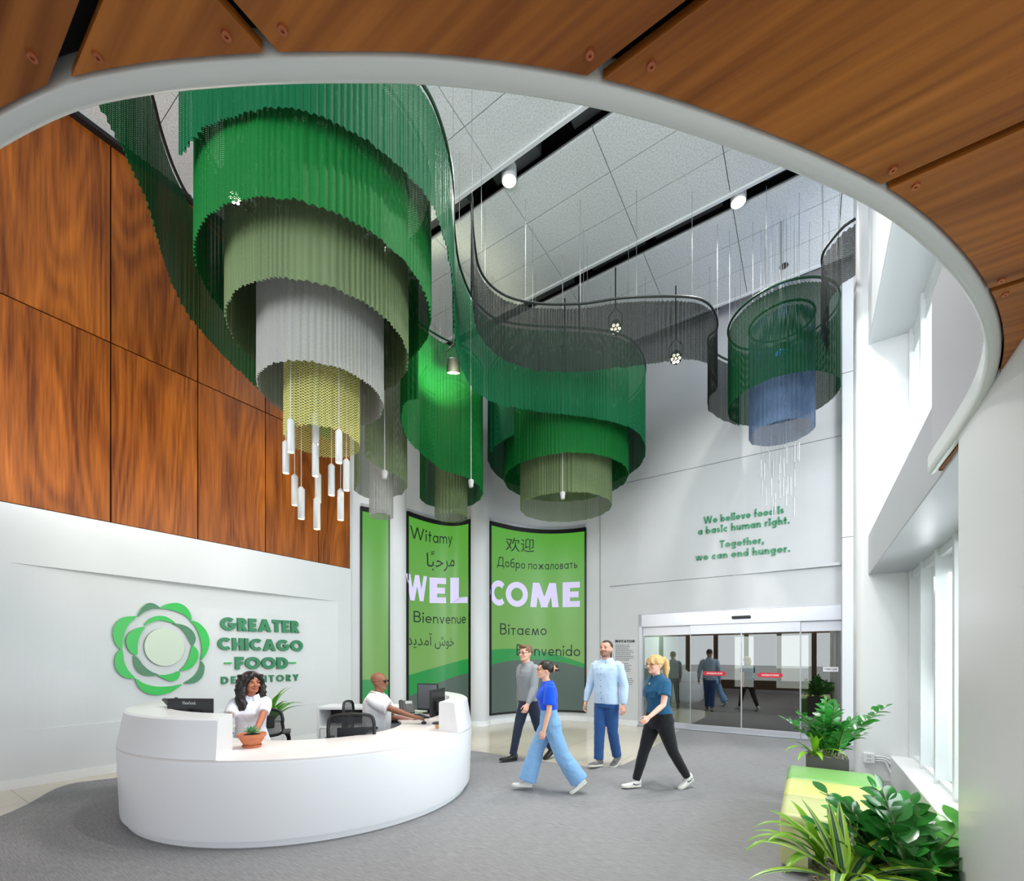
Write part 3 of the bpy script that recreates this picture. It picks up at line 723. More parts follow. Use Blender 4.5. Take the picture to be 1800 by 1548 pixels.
# right-hand chandelier and the charcoal end piece at the pier
drum('dark green see-through mesh drum of the chandelier near the window wall', FC, .787, EYE + 4.2, EYE + 5.58, F_FOREST, RAIL_G, 71, amp=.012, scallop=.015)
drum('blue grey mesh drum nested low inside the dark green drum near the window wall', FC, .465, EYE + 3.68, EYE + 5.5, F_BLUE, RAIL_G, 72, nrod=4, amp=.010, scallop=.012)
ribbon('short charcoal mesh ribbon ending at the white column by the windows',
       [(1504, 5.72, 4.86, 5.58), (1484, 5.8, 4.84, 5.56), (1462, 5.95, 4.78, 5.52), (1447, 6.1, 4.62, 5.48), (1446, 6.3, 4.45, 5.48), (1456, 6.45, 4.4, 5.48)], F_CHAR, RAIL_D, 81, rodgap=42)

# ---- pendants under the big chandelier
PW = mat('pendant_white', (176, 176, 174), .35); GLOW = mat('lamp_glow', (255, 226, 176), .5, emit=8.0)
def pend(u, v0, v1, Y=None):
    Y = Y or max(4.65, min(5.3, .33 * FPX / (v1 - v0))); b_ = PX(u, v1, Y); h = .33
    t = thing('pendant_light', '', 'pendant light', (b_.x, b_.y, b_.z), group='cylinder pendants under the lemon mesh drum')
    m1 = MB(); m1.lathe([(.006, h + .02), (.018, h + .02), (.024, h + .006), (.034, h), (.036, h - .012), (.036, .004), (.034, 0), (.029, 0), (.029, .012)], (0, 0, 0), 24)
    m1.build('lamp_body', PW, t, smooth=40)
    m2 = MB(); m2.lathe([(.0288, .010), (.0288, .006)], (0, 0, 0), 20); m2.build('lens', GLOW, t)
    m3 = MB(); m3.cyl((0, 0, h + .02), (0, 0, CEIL_Z - b_.z), .0035, n=6); m3.build('cord', PW, t)
    return t
PEND = [(502.6, 778, 831.7, 'leftmost white cylinder pendant, its lower end lit against the wood wall'),
        (511, 739, 795, 'white cylinder pendant overlapping the left edge of the lemon drum'),
        (518, 837, 888, 'white cylinder pendant hanging below the leftmost pair of pendants'),
        (529.6, 859, 912, 'low white cylinder pendant left of the lowest one'),
        (555, 728, 781, 'topmost white cylinder pendant, partly inside the lemon drum'),
        (554.5, 783, 837, 'white cylinder pendant directly below the topmost pendant'),
        (559, 832, 883, 'white cylinder pendant half hidden behind the lowest pendant'),
        (557, 879, 930, 'lowest white cylinder pendant of the cluster'),
        (582.7, 818.5, 870.6, 'white cylinder pendant right of the central column of pendants'),
        (595.7, 758.6, 813.5, 'white cylinder pendant overlapping the right edge of the lemon drum'),
        (598.8, 865, 914, 'low white cylinder pendant on the right of the cluster'),
        (609, 810, 862, 'rightmost white cylinder pendant of the cluster')]
for u, v0, v1, lb in PEND: pend(u, v0, v1, {832: 5.3, 879: 4.95}.get(v0) or {865: 5.05}.get(v0))['label'] = lb

# ---- thin glass rods under the blue drum
RODG = mat('acrylic_rod', (214, 216, 218), .12, spec=.8, metal=.5)
rods_px = [(380, 1020, 1105), (397, 1030, 1118), (418, 978, 1063), (385, 1115, 1200), (404, 1155, 1240), (437, 1020, 1105), (431, 1115, 1200), (437, 1210, 1295), (450, 1180, 1265), (468, 1040, 1128), (473, 1000, 1085), (472, 1130, 1208), (488, 1105, 1195), (491, 1030, 1100), (505, 950, 1040), (509, 1100, 1185), (503, 1158, 1245), (524, 1103, 1190), (543, 943, 1030), (543, 1065, 1150), (541, 1198, 1288), (565, 935, 1025), (558, 940, 1020)]
rr = random.Random(5)
first = None
for k, (x, y0, y1) in enumerate(rods_px):
    u = 1200 + x / 2.766; vb = 440 + y1 / 2.766; Y = 7.38 + rr.uniform(-.28, .28); q = PX(u, vb, Y); L_ = .30
    t = thing('glass_rod', '', 'hanging rod', q, group='thin rods hanging under the blue grey drum')
    if first is None:
        m1 = MB(); m1.lathe([(.001, -.004), (.010, 0), (.010, L_), (.001, L_ + .004)], (0, 0, 0), 10); a_ = m1.build('rod', RODG, t, smooth=40); first = a_.data
    else:
        a_ = bpy.data.objects.new('rod', first); COL.objects.link(a_); a_.parent = t
    m3 = MB(); m3.cyl((0, 0, L_), (0, 0, CEIL_Z - q.z), .002, n=5); m3.build('wire', ROD, t)
    t['label'] = 'thin silver rod on a fine wire, one of many under the blue grey drum'
# ---- blue lamp inside that drum
bl = thing('drum_lamp', 'blue glowing round lamp high inside the dark green drum', 'ceiling lamp', (FC[0], FC[1], EYE + 5.0))
m1 = MB(); m1.lathe([(.02, .10), (.12, .10), (.13, 0), (.11, 0), (.11, .02)], (0, 0, 0), 24); m1.build('housing', DARK, bl, smooth=40)
m1 = MB()
for k in range(7):
    a = 2 * PI * k / 6; r_ = 0 if k == 6 else .07; m1.lathe([(.028, .006), (.028, 0)], (r_ * math.cos(a), r_ * math.sin(a), 0), 12)
m1.build('lens', mat('blue_glow', (60, 140, 255), .5, emit=6.0), bl)
m1 = MB(); m1.cyl((0, 0, .1), (0, 0, CEIL_Z - EYE - 5.0), .012, n=8); m1.build('stem', ROD, bl)

# ---- LED stage lamps
LEDG = mat('led_glow', (255, 250, 214), .5, emit=4.5)
def par(u, v, Y, aim, label, sz=1.0):
    q = PX(u, v, Y); t = thing('stage_lamp', label, 'stage lamp', q, scale=sz); TM[t.name] = Matrix.Translation(q); d = (Vector(aim) - q).normalized(); x, y = frame_from(d)
    m1 = MB(); m1.tube([q - d * .20, q - d * .185, q - d * .06, q], [.05, .085, .105, .11], 20); m1.build('housing', BLACK, t, smooth=40, world=True)
    m1 = MB()
    for k in range(7):
        a = 2 * PI * k / 6; c = q + d * .003 + (x * math.cos(a) + y * math.sin(a)) * (0 if k == 6 else .068)
        m1.tube([c, c + d * .004], [.028, .026], 12)
    m1.build('lens', LEDG, t, world=True)
    m1 = MB(); top = q + ZX * .34 - d * .1
    m1.tube([q - d * .1 + x * .12, q - d * .1 + x * .12 + ZX * .2, top, q - d * .1 - x * .12 + ZX * .2, q - d * .1 - x * .12], .010, 8); m1.build('yoke', BLACK, t, smooth=60, world=True)
    m1 = MB(); m1.cyl(top, (top.x, top.y, q.z + (CEIL_Z - q.z) / sz), .012, n=8); m1.build('drop_rod', BLACK, t, world=True)
    return t
par(1188, 630, 8.6, (1.5, 4, 1.0), 'lit black stage lamp hanging right at the lower edge of the charcoal ribbon')
par(1082, 578, 8.2, (1.0, 4, 1.0), 'stage lamp seen through the charcoal ribbon near its top edge')
par(1018, 679, 8.6, (.6, 4, 1.5), 'lit stage lamp seen through the teal ribbon below the charcoal one')
par(993, 640, 8.9, (.6, 4, 1.0), 'stage lamp seen faintly through the charcoal ribbon near its lower edge')
par(413, 348, 4.06, (-1.5, 1, 1.0), 'lit stage lamp glinting through the wide green drum over the desk', .5)
par(797, 655, 7.2, (-1.0, 7.9, 4.5), 'stage lamp lighting the green drum above the first lettered screen')

# ---- white sensors on thin drop rods
for (u, vt, v, Y, lb) in [(989, 728, 872, 8.0, 'small white sensor on a long white rod inside the middle chandelier'), (676, 700, 836, 6.9, 'small white sensor hanging by the pale sage drum'), (828, 740, 851, 7.6, 'small white sensor hanging by the right edge of the green drum')]:
    q = PX(u, v, Y); t = thing('ceiling_sensor', lb, 'sensor', q)
    m1 = MB(); m1.lathe([(.02, -.055), (.036, -.045), (.04, .0), (.046, .02), (.05, .055), (.04, .075), (.012, .085)], (0, 0, 0), 16); m1.build('sensor_body', PW, t, smooth=40)
    m1 = MB(); m1.cyl((0, 0, .08), (0, 0, CEIL_Z - q.z), .008, n=6); m1.build('drop_rod', PW, t)

# ---- downlights in the slots
for (u, v, lb) in [(895, 318, 'round white downlight set in the middle ceiling slot'), (1298, 356, 'round white downlight set in the ceiling slot nearer the windows')]:
    q = HP(u, v, CEIL_Z - .04); t = thing('downlight', lb, 'ceiling light', q)
    m1 = MB(); m1.lathe([(.10, .28), (.112, .26), (.112, 0), (.10, 0), (.098, .03)], (0, 0, 0), 28); m1.build('housing', WHITE_SAT, t, smooth=40)
    m1 = MB(); m1.lathe([(.097, .03), (.097, .02)], (0, 0, 0), 24); m1.build('lens', GLOW, t)
q = HP(1378, 468, CEIL_Z - .01); t = tag(MB().lathe([(.07, .01), (.075, 0), (.06, -.004)], q, 24).build('ceiling_speaker', BLACK, None, smooth=40), 'small round black speaker in the ceiling above the dark green drum', 'speaker')
# ================================================================ LETTERING: a geometric stroke alphabet
def _arc(cx, cy, rx, ry, a0, a1, n=16): return [(cx + rx * math.cos(math.radians(a0 + (a1 - a0) * k / n)), cy + ry * math.sin(math.radians(a0 + (a1 - a0) * k / n))) for k in range(n + 1)]
def glyph(c, w):
    h = w / 2; X = .62; A = 1.03; D = -.34
    def S(h_, X_, wd):                                  # an s of height X_
        r = (X_ - 2 * h_) / 4; rx = wd / 2 - h_
        return [_arc(wd / 2, X_ - h_ - r, rx, r, 35, 270) + _arc(wd / 2, h_ + r, rx, r, 90, -145)[1:]]
    def Bg(X_, wd):
        m = X_ * .53
        return [[(h, h), (h, X_ - h)] + _arc(wd * .5, (X_ - h + m) / 2, wd * .42 - h, (X_ - h - m) / 2, 90, -90), [(h, m)] + _arc(wd * .5, (m + h) / 2, wd * .5 - h, (m - h) / 2, 90, -90) + [(h, h)]]
    o = _arc(.31, .31, .31 - h, .31 - h, 0, 360, 28)
    arch = lambda x0, wd: [(x0, X - wd / 2 - 0.001)] + _arc(x0 + wd / 2, X - h - (wd / 2 - 0) * 1.0 + 0, wd / 2, wd / 2, 180, 0, 12) + [(x0 + wd, 0)]
    V = lambda x0, x1, x2, y, yb=0: ('clip', yb, y, [[(x0, y + .2), (x0 + (x1 - x0) * (y + .2 - yb) / (y - yb) * 0 + (x1 - x0), yb)], [(x1, yb), (x2, y)]])
    def diag(p, q, e=.25):                              # extended past both ends, clipped later
        dx, dy = q[0] - p[0], q[1] - p[1]
        return [(p[0] - dx * e, p[1] - dy * e), (q[0] + dx * e, q[1] + dy * e)]
    T = {}
    if c == 'A': return .92, [diag((h * .9, 0), (.46, 1), .2), diag((.92 - h * .9, 0), (.46, 1), .2), [(.2, .28), (.72, .28)]], (0, 1)
    if c in 'BВ': return .62, Bg(1, .62), None
    if c == 'C': return .86, [_arc(.5, .5, .5 - h, .5 - h, 48, 312, 26)], None
    if c == 'D': return .8, [[(h, h), (h, 1 - h)] + _arc(.32, .5, .48 - h, .5 - h, 90, -90, 20) + [(h, h)]], None
    if c == 'E': return .56, [[(.54, 1 - h), (h, 1 - h), (h, h), (.54, h)], [(h, .5), (.5, .5)]], None
    if c == 'F': return .54, [[(.53, 1 - h), (h, 1 - h), (h, 0)], [(h, .5), (.49, .5)]], None
    if c == 'G': return 1.0, [_arc(.5, .5, .5 - h, .5 - h, 45, 350, 26) + [(1 - h, .46), (.52, .46)]], None
    if c == 'H': return .74, [[(h, 0), (h, 1)], [(.74 - h, 0), (.74 - h, 1)], [(h, .5), (.74 - h, .5)]], None
    if c == 'I': return w, [[(h, 0), (h, 1)]], None
    if c == 'L': return .5, [[(h, 1), (h, h), (.49, h)]], None
    if c == 'M': return 1.06, [diag((h, 0), (.22, 1), .2), diag((.22, 1), (.53, .05), .2), diag((.84, 1), (.53, .05), .2), diag((1.06 - h, 0), (.84, 1), .2)], (0, 1)
    if c == 'N': return .82, [[(h, 0), (h, 1)], [(.82 - h, 0), (.82 - h, 1)], diag((h, 1), (.82 - h, 0), .2)], (0, 1)
    if c == 'O': return 1.0, [_arc(.5, .5, .5 - h, .5 - h, 0, 360, 32)], None
    if c == 'P': return .58, [[(h, 0), (h, 1 - h)] + _arc(.3, .72, .28 - h, .28 - h, 90, -90) + [(h, .44 + h)]], None
    if c == 'R': return .64, [[(h, 0), (h, 1 - h)] + _arc(.32, .72, .28 - h, .28 - h, 90, -90) + [(h, .44 + h)], diag((.28, .46), (.62 - h * .6, 0), .15)], (0, 1)
    if c == 'S': return .6, S(h, 1, .6), None
    if c == 'T': return .62, [[(0, 1 - h), (.62, 1 - h)], [(.31, 0), (.31, 1)]], None
    if c == 'U': return .72, [[(h, 1), (h, .36)] + _arc(.36, .36, .36 - h, .36 - h, 180, 360) + [(.72 - h, 1)]], None
    if c == 'V': return .84, [diag((h * .8, 1), (.42, 0), .2), diag((.84 - h * .8, 1), (.42, 0), .2)], (0, 1)
    if c == 'W': return 1.24, [diag((h * .8, 1), (.34, 0), .2), diag((.34, 0), (.62, 1), .2), diag((.9, 0), (.62, 1), .2), diag((1.24 - h * .8, 1), (.9, 0), .2)], (0, 1)
    if c == 'X': return .8, [diag((h, 0), (.8 - h, 1)), diag((h, 1), (.8 - h, 0))], (0, 1)
    if c == 'Y': return .72, [diag((h * .8, 1), (.36, .42), .2), diag((.72 - h * .8, 1), (.36, .42), .2)[:1] + [(.36, .42)], [(.36, 0), (.36, .46)]], (0, 1)
    if c in 'aа': return X, [o, [(X - h, 0), (X - h, X)]], None
    if c == 'b': return X, [o, [(h, 0), (h, A)]], None
    if c in 'pр': return X, [o, [(h, D), (h, X)]], None
    if c == 'd': return X, [o, [(X - h, 0), (X - h, A)]], None
    if c == 'c': return .54, [_arc(.31, .31, .31 - h, .31 - h, 50, 310, 20)], None
    if c == 'є': return .54, [_arc(.31, .31, .31 - h, .31 - h, 50, 310, 20), [(h, .31), (.44, .31)]], None
    if c == 'e': return X, [[(h, .31), (X - h, .31)] + _arc(.31, .31, .31 - h, .31 - h, 0, 318, 24)], None
    if c == 'f': return .36, [[(.16, 0), (.16, .86)] + _arc(.16 + .17, .86, .17, .17 - h * .2, 180, 90, 8), [(0, X - h), (.34, X - h)]], None
    if c == 'g': return X, [o, [(X - h, X), (X - h, -.08)] + _arc(.31, -.06, .31 - h, .27 - h, 0, -150, 14)], None
    if c == 'h': return .56, [[(h, 0), (h, A)], [(h, .3)] + _arc(.28, .62 - .28, .28 - h, .28 - h, 180, 0, 14) + [(.56 - h, 0)]], None
    if c == 'n': return .56, [[(h, 0), (h, X)], [(h, .3)] + _arc(.28, .62 - .28, .28 - h, .28 - h, 180, 0, 14) + [(.56 - h, 0)]], None
    if c == 'm':
        q = .22 + h * .2; return 4 * q, [[(h, 0), (h, X)]] + [[(x, .3)] + _arc(x + q - h * .5, X - q, q - h * .5, q - h, 180, 0, 12) + [(x + 2 * q - h, 0)] for x in (h, 2 * q)], None
    if c in 'iі': return w * 1.1, [[(h * 1.1, 0), (h * 1.1, X)], _arc(h * 1.1, .84, w * .32, w * .32, 0, 360, 10)], None
    if c == 'l': return w, [[(h, 0), (h, A)]], None
    if c in 'oо': return X, [o], None
    if c == 'r': return .36, [[(h, 0), (h, X)], [(h, .34)] + _arc(.28, .36, .28 - h, .26 - h, 180, 75, 10)], None
    if c == 's': return .44, S(h, X, .44), None
    if c == 't': return .36, [[(.18, 0), (.18, .88)], [(0, X - h), (.36, X - h)]], None
    if c == 'u': return .56, [[(.56 - h, 0), (.56 - h, X)], [(h, X), (h, .28)] + _arc(.28, .28, .28 - h, .28 - h, 180, 360, 14)], None
    if c == 'v': return .56, [diag((h * .8, X), (.28, 0), .2), diag((.56 - h * .8, X), (.28, 0), .2)], (0, X)
    if c == 'w': return .86, [diag((h * .8, X), (.24, 0), .2), diag((.24, 0), (.43, X), .2), diag((.62, 0), (.43, X), .2), diag((.86 - h * .8, X), (.62, 0), .2)], (0, X)
    if c == 'y': return .58, [diag((h * .8, X), (.3, 0), .1), diag((.58 - h * .8, X), (.14, D), .1)], (D, X)
    if c == 'Д': return .95, [[(.04, -.2), (.04, h), (.91, h), (.91, -.2)], [(.16, h), (.30, 1 - h), (.78, 1 - h), (.78, h)]], None
    if c == 'б': return X, [o, [(h, .31), (h, .45)] + _arc(.40, .52, .40 - h, .42, 175, 95, 10) + [(.58, 1.0)]], None
    if c == 'п': return .54, [[(h, 0), (h, X - h), (.54 - h, X - h), (.54 - h, 0)]], None
    if c == 'ж': return .84, [[(.42, 0), (.42, X)], diag((.04, 0), (.36, .34), 0.1), diag((.06, X), (.4, .28), .1), diag((.8, 0), (.48, .34), .1), diag((.78, X), (.44, .28), .1)], (0, X)
    if c == 'л': return .56, [[(.0, h), (.06, h), (.14, .15), (.2, X - h), (.56 - h, X - h), (.56 - h, 0)]], None
    if c == 'в': return .46, Bg(X, .46), None
    if c == 'т': return .46, [[(0, X - h), (.46, X - h)], [(.23, 0), (.23, X)]], None
    if c == 'ь': return .46, [[(h, X), (h, h), (.26, h)] + _arc(.26, .19, .2 - h, .19 - h, -90, 90) + [(h, .38 - h)]], None
    if c == 'м': return .74, [diag((h, 0), (.15, X), .2), diag((.15, X), (.37, .04), .2), diag((.59, X), (.37, .04), .2), diag((.74 - h, 0), (.59, X), .2)], (0, X)
    if c == '.': return w, [[(h, 0), (h, w)]], None
    if c == ',': return w, [[(h * .6, -.16), (h * 1.1, w)]], None
    if c == '-': return .4, [[(0, .45), (.4, .45)]], None
    if c == '–': return .6, [[(0, .5), (.6, .5)]], None
    return .3, [], None
def _ribbon(pts, w):
    pts = [p for i, p in enumerate(pts) if i == 0 or math.hypot(p[0] - pts[i - 1][0], p[1] - pts[i - 1][1]) > 1e-5]
    closed = len(pts) > 3 and math.hypot(pts[0][0] - pts[-1][0], pts[0][1] - pts[-1][1]) < 1e-6
    P = pts[:-1] if closed else pts; n = len(P); L, R = [], []
    for i in range(n):
        a = P[(i - 1) % n] if closed or i > 0 else None; b = P[i]; c = P[(i + 1) % n] if closed or i < n - 1 else None
        def nr(p, q):
            d = math.hypot(q[0] - p[0], q[1] - p[1]) or 1e-9; return (-(q[1] - p[1]) / d, (q[0] - p[0]) / d)
        if a is None: m = nr(b, c); k = 1
        elif c is None: m = nr(a, b); k = 1
        else:
            n0, n1 = nr(a, b), nr(b, c); m = (n0[0] + n1[0], n0[1] + n1[1]); d = math.hypot(*m) or 1e-9; m = (m[0] / d, m[1] / d)
            k = min(1.6, 1 / max(.4, m[0] * n0[0] + m[1] * n0[1]))
        L.append((b[0] + m[0] * w / 2 * k, b[1] + m[1] * w / 2 * k)); R.append((b[0] - m[0] * w / 2 * k, b[1] - m[1] * w / 2 * k))
    return [[R[i], R[(i + 1) % n], L[(i + 1) % n], L[i]] for i in range(n if closed else n - 1)]
def _clip(poly, y, keep_below):
    out = []
    for i in range(len(poly)):
        p, q = poly[i], poly[(i + 1) % len(poly)]
        ip = (p[1] <= y) == keep_below or abs(p[1] - y) < 1e-9; iq = (q[1] <= y) == keep_below or abs(q[1] - y) < 1e-9
        if ip: out.append(p)
        if ip != iq:
            t = (y - p[1]) / (q[1] - p[1]); out.append((p[0] + (q[0] - p[0]) * t, y))
    return out
def text_polys(s, w, gap=.14, space=.34):
    x = 0; polys = []
    for ch in s:
        if ch == ' ': x += space; continue
        wd, st, clip = glyph(ch, w)
        for pts in st:
            for q in _ribbon(pts, w):
                if clip: q = _clip(_clip(q, clip[1], True), clip[0], False)
                if len(q) >= 3: polys.append([(px + x, py) for px, py in q])
        x += wd + gap
    return polys, x - gap
def put_text(s, w, fn, depth, gap=.14, space=.34, mb=None):
    """fn(x01, y, d) -> point; x01 runs 0..1 over the line, y in cap heights, d = distance off the surface"""
    polys, W_ = text_polys(s, w, gap, space); mb = mb or MB()
    for q in polys:
        n = len(q); f = [fn(x / W_, y, depth) for x, y in q]; b = [fn(x / W_, y, 0.0) for x, y in q]
        mb.add(f + b, [tuple(range(n))] + [(i, n + i, n + (i + 1) % n, (i + 1) % n) for i in range(n)])
    return mb
def put_font(s, fn, depth):
    """the same for scripts taken from the built-in typeface"""
    c = bpy.data.curves.new('glyphs', 'FONT'); c.body = s; o = bpy.data.objects.new('glyphs', c); COL.objects.link(o)
    dg = bpy.context.evaluated_depsgraph_get(); me = o.evaluated_get(dg).to_mesh()
    vs = [v.co.copy() for v in me.vertices]; fs = [tuple(p.vertices) for p in me.polygons]
    bpy.data.objects.remove(o); bpy.data.curves.remove(c)
    x0 = min(v.x for v in vs); x1 = max(v.x for v in vs); mb = MB()
    mb.add([fn((v.x - x0) / (x1 - x0), v.y, depth) for v in vs], fs)
    return mb

# ================================================================ WALL SIGN on the left wall
SIGN_S = WALL_S - .095
def LW(u, v, s=WALL_S - .03):
    t, Y = on_s(u, s); return t, zof(v, Y)
def lwp(t, z, d): return ST(WALL_S + recess(t, z) - .012 + d, t, z)
sg_c = LW(285, 1140)
sign = thing('wall_sign', 'raised green flower emblem and lettering of the food depository on the curved left wall', 'wall sign', lwp(*sg_c, 0))
S_BRIGHT = mat('sign_bright_green', (4, 186, 64), .35); S_DARK = mat('sign_dark_green', (64, 128, 90), .4); S_PALE = mat('sign_pale_green', (206, 222, 202), .4); S_SIDE = mat('sign_side_green', (120, 176, 136), .4)
S_LET = mat('sign_letter_green', (42, 128, 84), .4)
PET = {
 'dark': [[(300,205),(320,160),(345,125),(380,97),(410,90),(450,100),(490,135),(430,140),(360,165),(318,195)],
          [(825,575),(850,610),(850,650),(835,700),(800,740),(750,760),(680,758),(740,720),(790,670),(820,610)],
          [(600,262),(660,268),(720,290),(765,330),(785,385),(775,425),(757,445),(735,410),(700,345),(655,295)],
          [(265,530),(262,580),(280,640),(320,680),(370,697),(420,698),(465,688),(400,660),(340,610),(305,560)]],
 'bright': [[(495,135),(540,105),(600,90),(650,92),(700,115),(735,155),(752,200),(750,235),(700,195),(640,165),(560,143)],
          [(745,238),(800,250),(850,290),(885,345),(900,410),(890,470),(860,530),(825,570),(836,500),(832,420),(810,340),(780,280)],
          [(275,722),(340,760),(430,785),(520,788),(600,780),(660,768),(620,800),(560,835),(480,855),(410,855),(350,835),(300,790)],
          [(165,480),(120,510),(103,560),(105,620),(130,670),(170,705),(220,720),(270,718),(215,655),(180,580)],
          [(290,205),(230,203),(170,215),(120,255),(92,310),(92,370),(110,430),(150,478),(165,480),(170,400),(195,320),(235,255)],
          [(360,280),(375,250),(410,220),(460,200),(520,200),(570,220),(615,255),(600,258),(530,240),(470,238),(410,255)],
          [(760,445),(795,480),(805,520),(795,565),(765,610),(720,645),(650,655),(690,610),(725,550),(742,490)],
          [(465,695),(530,690),(590,678),(640,660),(645,690),(625,725),(580,742),(530,730)],
          [(360,290),(300,300),(240,330),(205,375),(198,425),(215,475),(245,510),(290,525),(295,450),(310,380),(335,330)]]}
def smooth_poly(pts): return [(q.x, q.y) for q in catmull([Vector((x, y, 0)) for x, y in pts], 4, True)]
for kind, lst in PET.items():
    for pts in lst:
        q = [lwp(*LW(180 + x / 4.737, 1040 + y / 4.737), 0.0) for x, y in smooth_poly(pts)]
        b = MB(); b.prism(q, AX * .06, 0, side=1); b.build('petal', [S_BRIGHT if kind == 'bright' else S_DARK, S_SIDE], sign, world=True, fixn=True)
q = [lwp(*LW(180 + (520 + 168 * math.cos(a)) / 4.737, 1040 + (458 + 158 * math.sin(a)) / 4.737), 0) for a in [2 * PI * k / 48 for k in range(48)]]
b = MB(); b.prism(q, AX * .06, 0, side=1); b.build('centre_disc', [S_PALE, mat('sign_pale_side', (150, 170, 150), .4)], sign, world=True, fixn=True)
def wall_line(s, u0, u1, vt0, vb0, vb1, w, name, material, depth=.06, **k):
    t0, zb0 = LW(u0, vb0); t1, zb1 = LW(u1, vb1); _, zt0 = LW(u0, vt0); H = zt0 - zb0
    fn = lambda x, y, d: lwp(t0 + (t1 - t0) * x, zb0 + (zb1 - zb0) * x + y * H, d)
    return put_text(s, w, fn, depth, **k).build(name, material, sign, world=True, fixn=True)
wall_line('GREATER', 391, 526, 1083.5, 1107.5, 1112, .255, 'lettering', S_LET, gap=.13)
wall_line('CHICAGO', 385, 532, 1119.5, 1142, 1144.5, .255, 'lettering', S_LET, gap=.12)
wall_line('FOOD', 415, 506, 1154, 1176, 1175, .26, 'lettering', S_LET, gap=.09)
wall_line('DEPOSITORY', 390, 524, 1189, 1202, 1196, .2, 'lettering', S_LET, gap=.34, depth=.045)
for (u0, u1, v) in ((396, 409, 1165), (509, 520, 1164.5)):
    t0, z0 = LW(u0, v); t1, z1 = LW(u1, v); b = MB(); b.add([], [])
    b.box(lwp((t0 + t1) / 2, (z0 + z1) / 2, .03), (.05, t1 - t0, .022), AX, BX, ZX); b.build('dash', S_BRIGHT, sign, world=True)

# ================================================================ QUOTATION on the back wall
qt = thing('wall_quotation', 'green raised words about food being a basic human right on the back wall', 'wall lettering', ST(*[on_t(1305, DOOR_T)[0], DOOR_T], 4.0))
QG = mat('quote_green', (34, 140, 92), .35)
def back_line(s, u0, u1, vb0, vb1, hpx, w, parent, material, depth=.03, name='lettering', **k):
    s0, Y0 = on_t(u0, DOOR_T); s1, Y1 = on_t(u1, DOOR_T); z0, z1 = zof(vb0, Y0), zof(vb1, Y1); H = hpx * Y0 / FPX
    fn = lambda x, y, d: ST(s0 + (s1 - s0) * x, DOOR_T - d, z0 + (z1 - z0) * x + y * H)
    return put_text(s, w, fn, depth, **k).build(name, material, parent, world=True, fixn=True)
for ln in (('We believe food is', 1237, 1378, 921, 902), ('a basic human right.', 1227, 1388, 940, 920), ('Together,', 1265, 1343, 962.5, 954.5), ('we can end hunger.', 1223, 1389, 985.5, 969.5)):
    back_line(*ln, 12.6, .21, qt, QG, gap=.10, depth=.016)
iv = thing('wall_text_panel', 'small black heading INVITATION with fine print on the wall by the doors', 'wall lettering', ST(on_t(1098, DOOR_T)[0], DOOR_T, 1.5))
INK = mat('print_black', (24, 24, 26), .6); INK2 = mat('print_grey', (120, 121, 124), .6)
back_line('INVITATION', 1081.5, 1115.5, 1129, 1129, 4.6, .24, iv, INK, depth=.003, gap=.16)
rr = random.Random(3); b = MB()
for (v0, n) in ((1133.5, 9), (1166, 6), (1192.5, 5)):
    for k in range(n):
        v = v0 + k * 3.3; u = 1082.0; end = 1082 + rr.uniform(22, 33) if k < n - 1 else 1082 + rr.uniform(10, 24)
        while u < end:
            w_ = rr.uniform(1.6, 4.6); sa, Ya = on_t(u, DOOR_T); sb, Yb = on_t(min(end, u + w_), DOOR_T)
            b.stbox(sa, sb, DOOR_T - .002, DOOR_T, zof(v, Ya) - .008, zof(v, Ya) + .008); u += w_ + .8
b.build('fine_print', INK2, iv, world=True)
# small dark wall device beside it
b = MB(); s0, Y0 = on_t(1064, DOOR_T); s1, _ = on_t(1075.5, DOOR_T); z1, z0 = zof(1145, Y0), zof(1158, Y0)
b.stbox(s0, s1, DOOR_T - .03, DOOR_T, z0, z1); o = tag(b.build('wall_device', BLACK, None, bevel=.006), 'small dark wall screen behind the man in the light blue shirt', 'wall device')
b = MB(); b.stbox(s0 + .02, s1 - .02, DOOR_T - .032, DOOR_T - .029, z0 + .02, z1 - .02); b.build('display', mat('device_screen', (84, 92, 94), .2), o)

# ---- stickers on the door glass
RED = mat('sticker_red', (206, 30, 52), .4); STW = mat('sticker_white', (236, 236, 236), .4)
for k, (u0, u1, v, lb) in enumerate([(1236, 1276, 1183, ''), (1332, 1376, 1186, '')]):
    s0, Y0 = on_t(u0, DOOR_T); s1, _ = on_t(u1, DOOR_T); z = zof(v, Y0); t_ = DOOR_T + .010
    rd = (.045); poly = []
    for (c_, a0) in ((s1 - rd, -90), (s0 + rd, 90)):
        for j in range(9): a = math.radians(a0 + 180 * j / 8); poly.append(ST(c_ + rd * math.cos(a), t_, z + rd * math.sin(a)))
    b = MB(); b.prism(poly, BX * .002); o = b.build('door_sticker', RED, dr, world=True, fixn=True)
    fn = lambda x, y, d: ST(s0 + .07 + (s1 - s0 - .14) * x, t_ - .001 - d, z - .016 + y * .034)
    put_text('AUTOMATIC DOOR', .2, fn, .001, gap=.16).build('lettering', STW, o, world=True, fixn=True)
s0, Y0 = on_t(1447, DOOR_T); s1, _ = on_t(1474, DOOR_T); z1, z0 = zof(1172, Y0), zof(1180, Y0)
b = MB(); b.stbox(s0, s1, DOOR_T + .077, DOOR_T + .083, z0, z1); o = b.build('door_sticker', STW, dr, world=True)
fn = lambda x, y, d: ST(s0 + .02 + (s1 - s0 - .04) * x, DOOR_T + .077 - d, z0 + .025 + y * .04)
put_text('STAND CLEAR', .2, fn, .002, gap=.16).build('lettering', mat('sticker_blue', (60, 70, 110), .5), o, world=True, fixn=True)

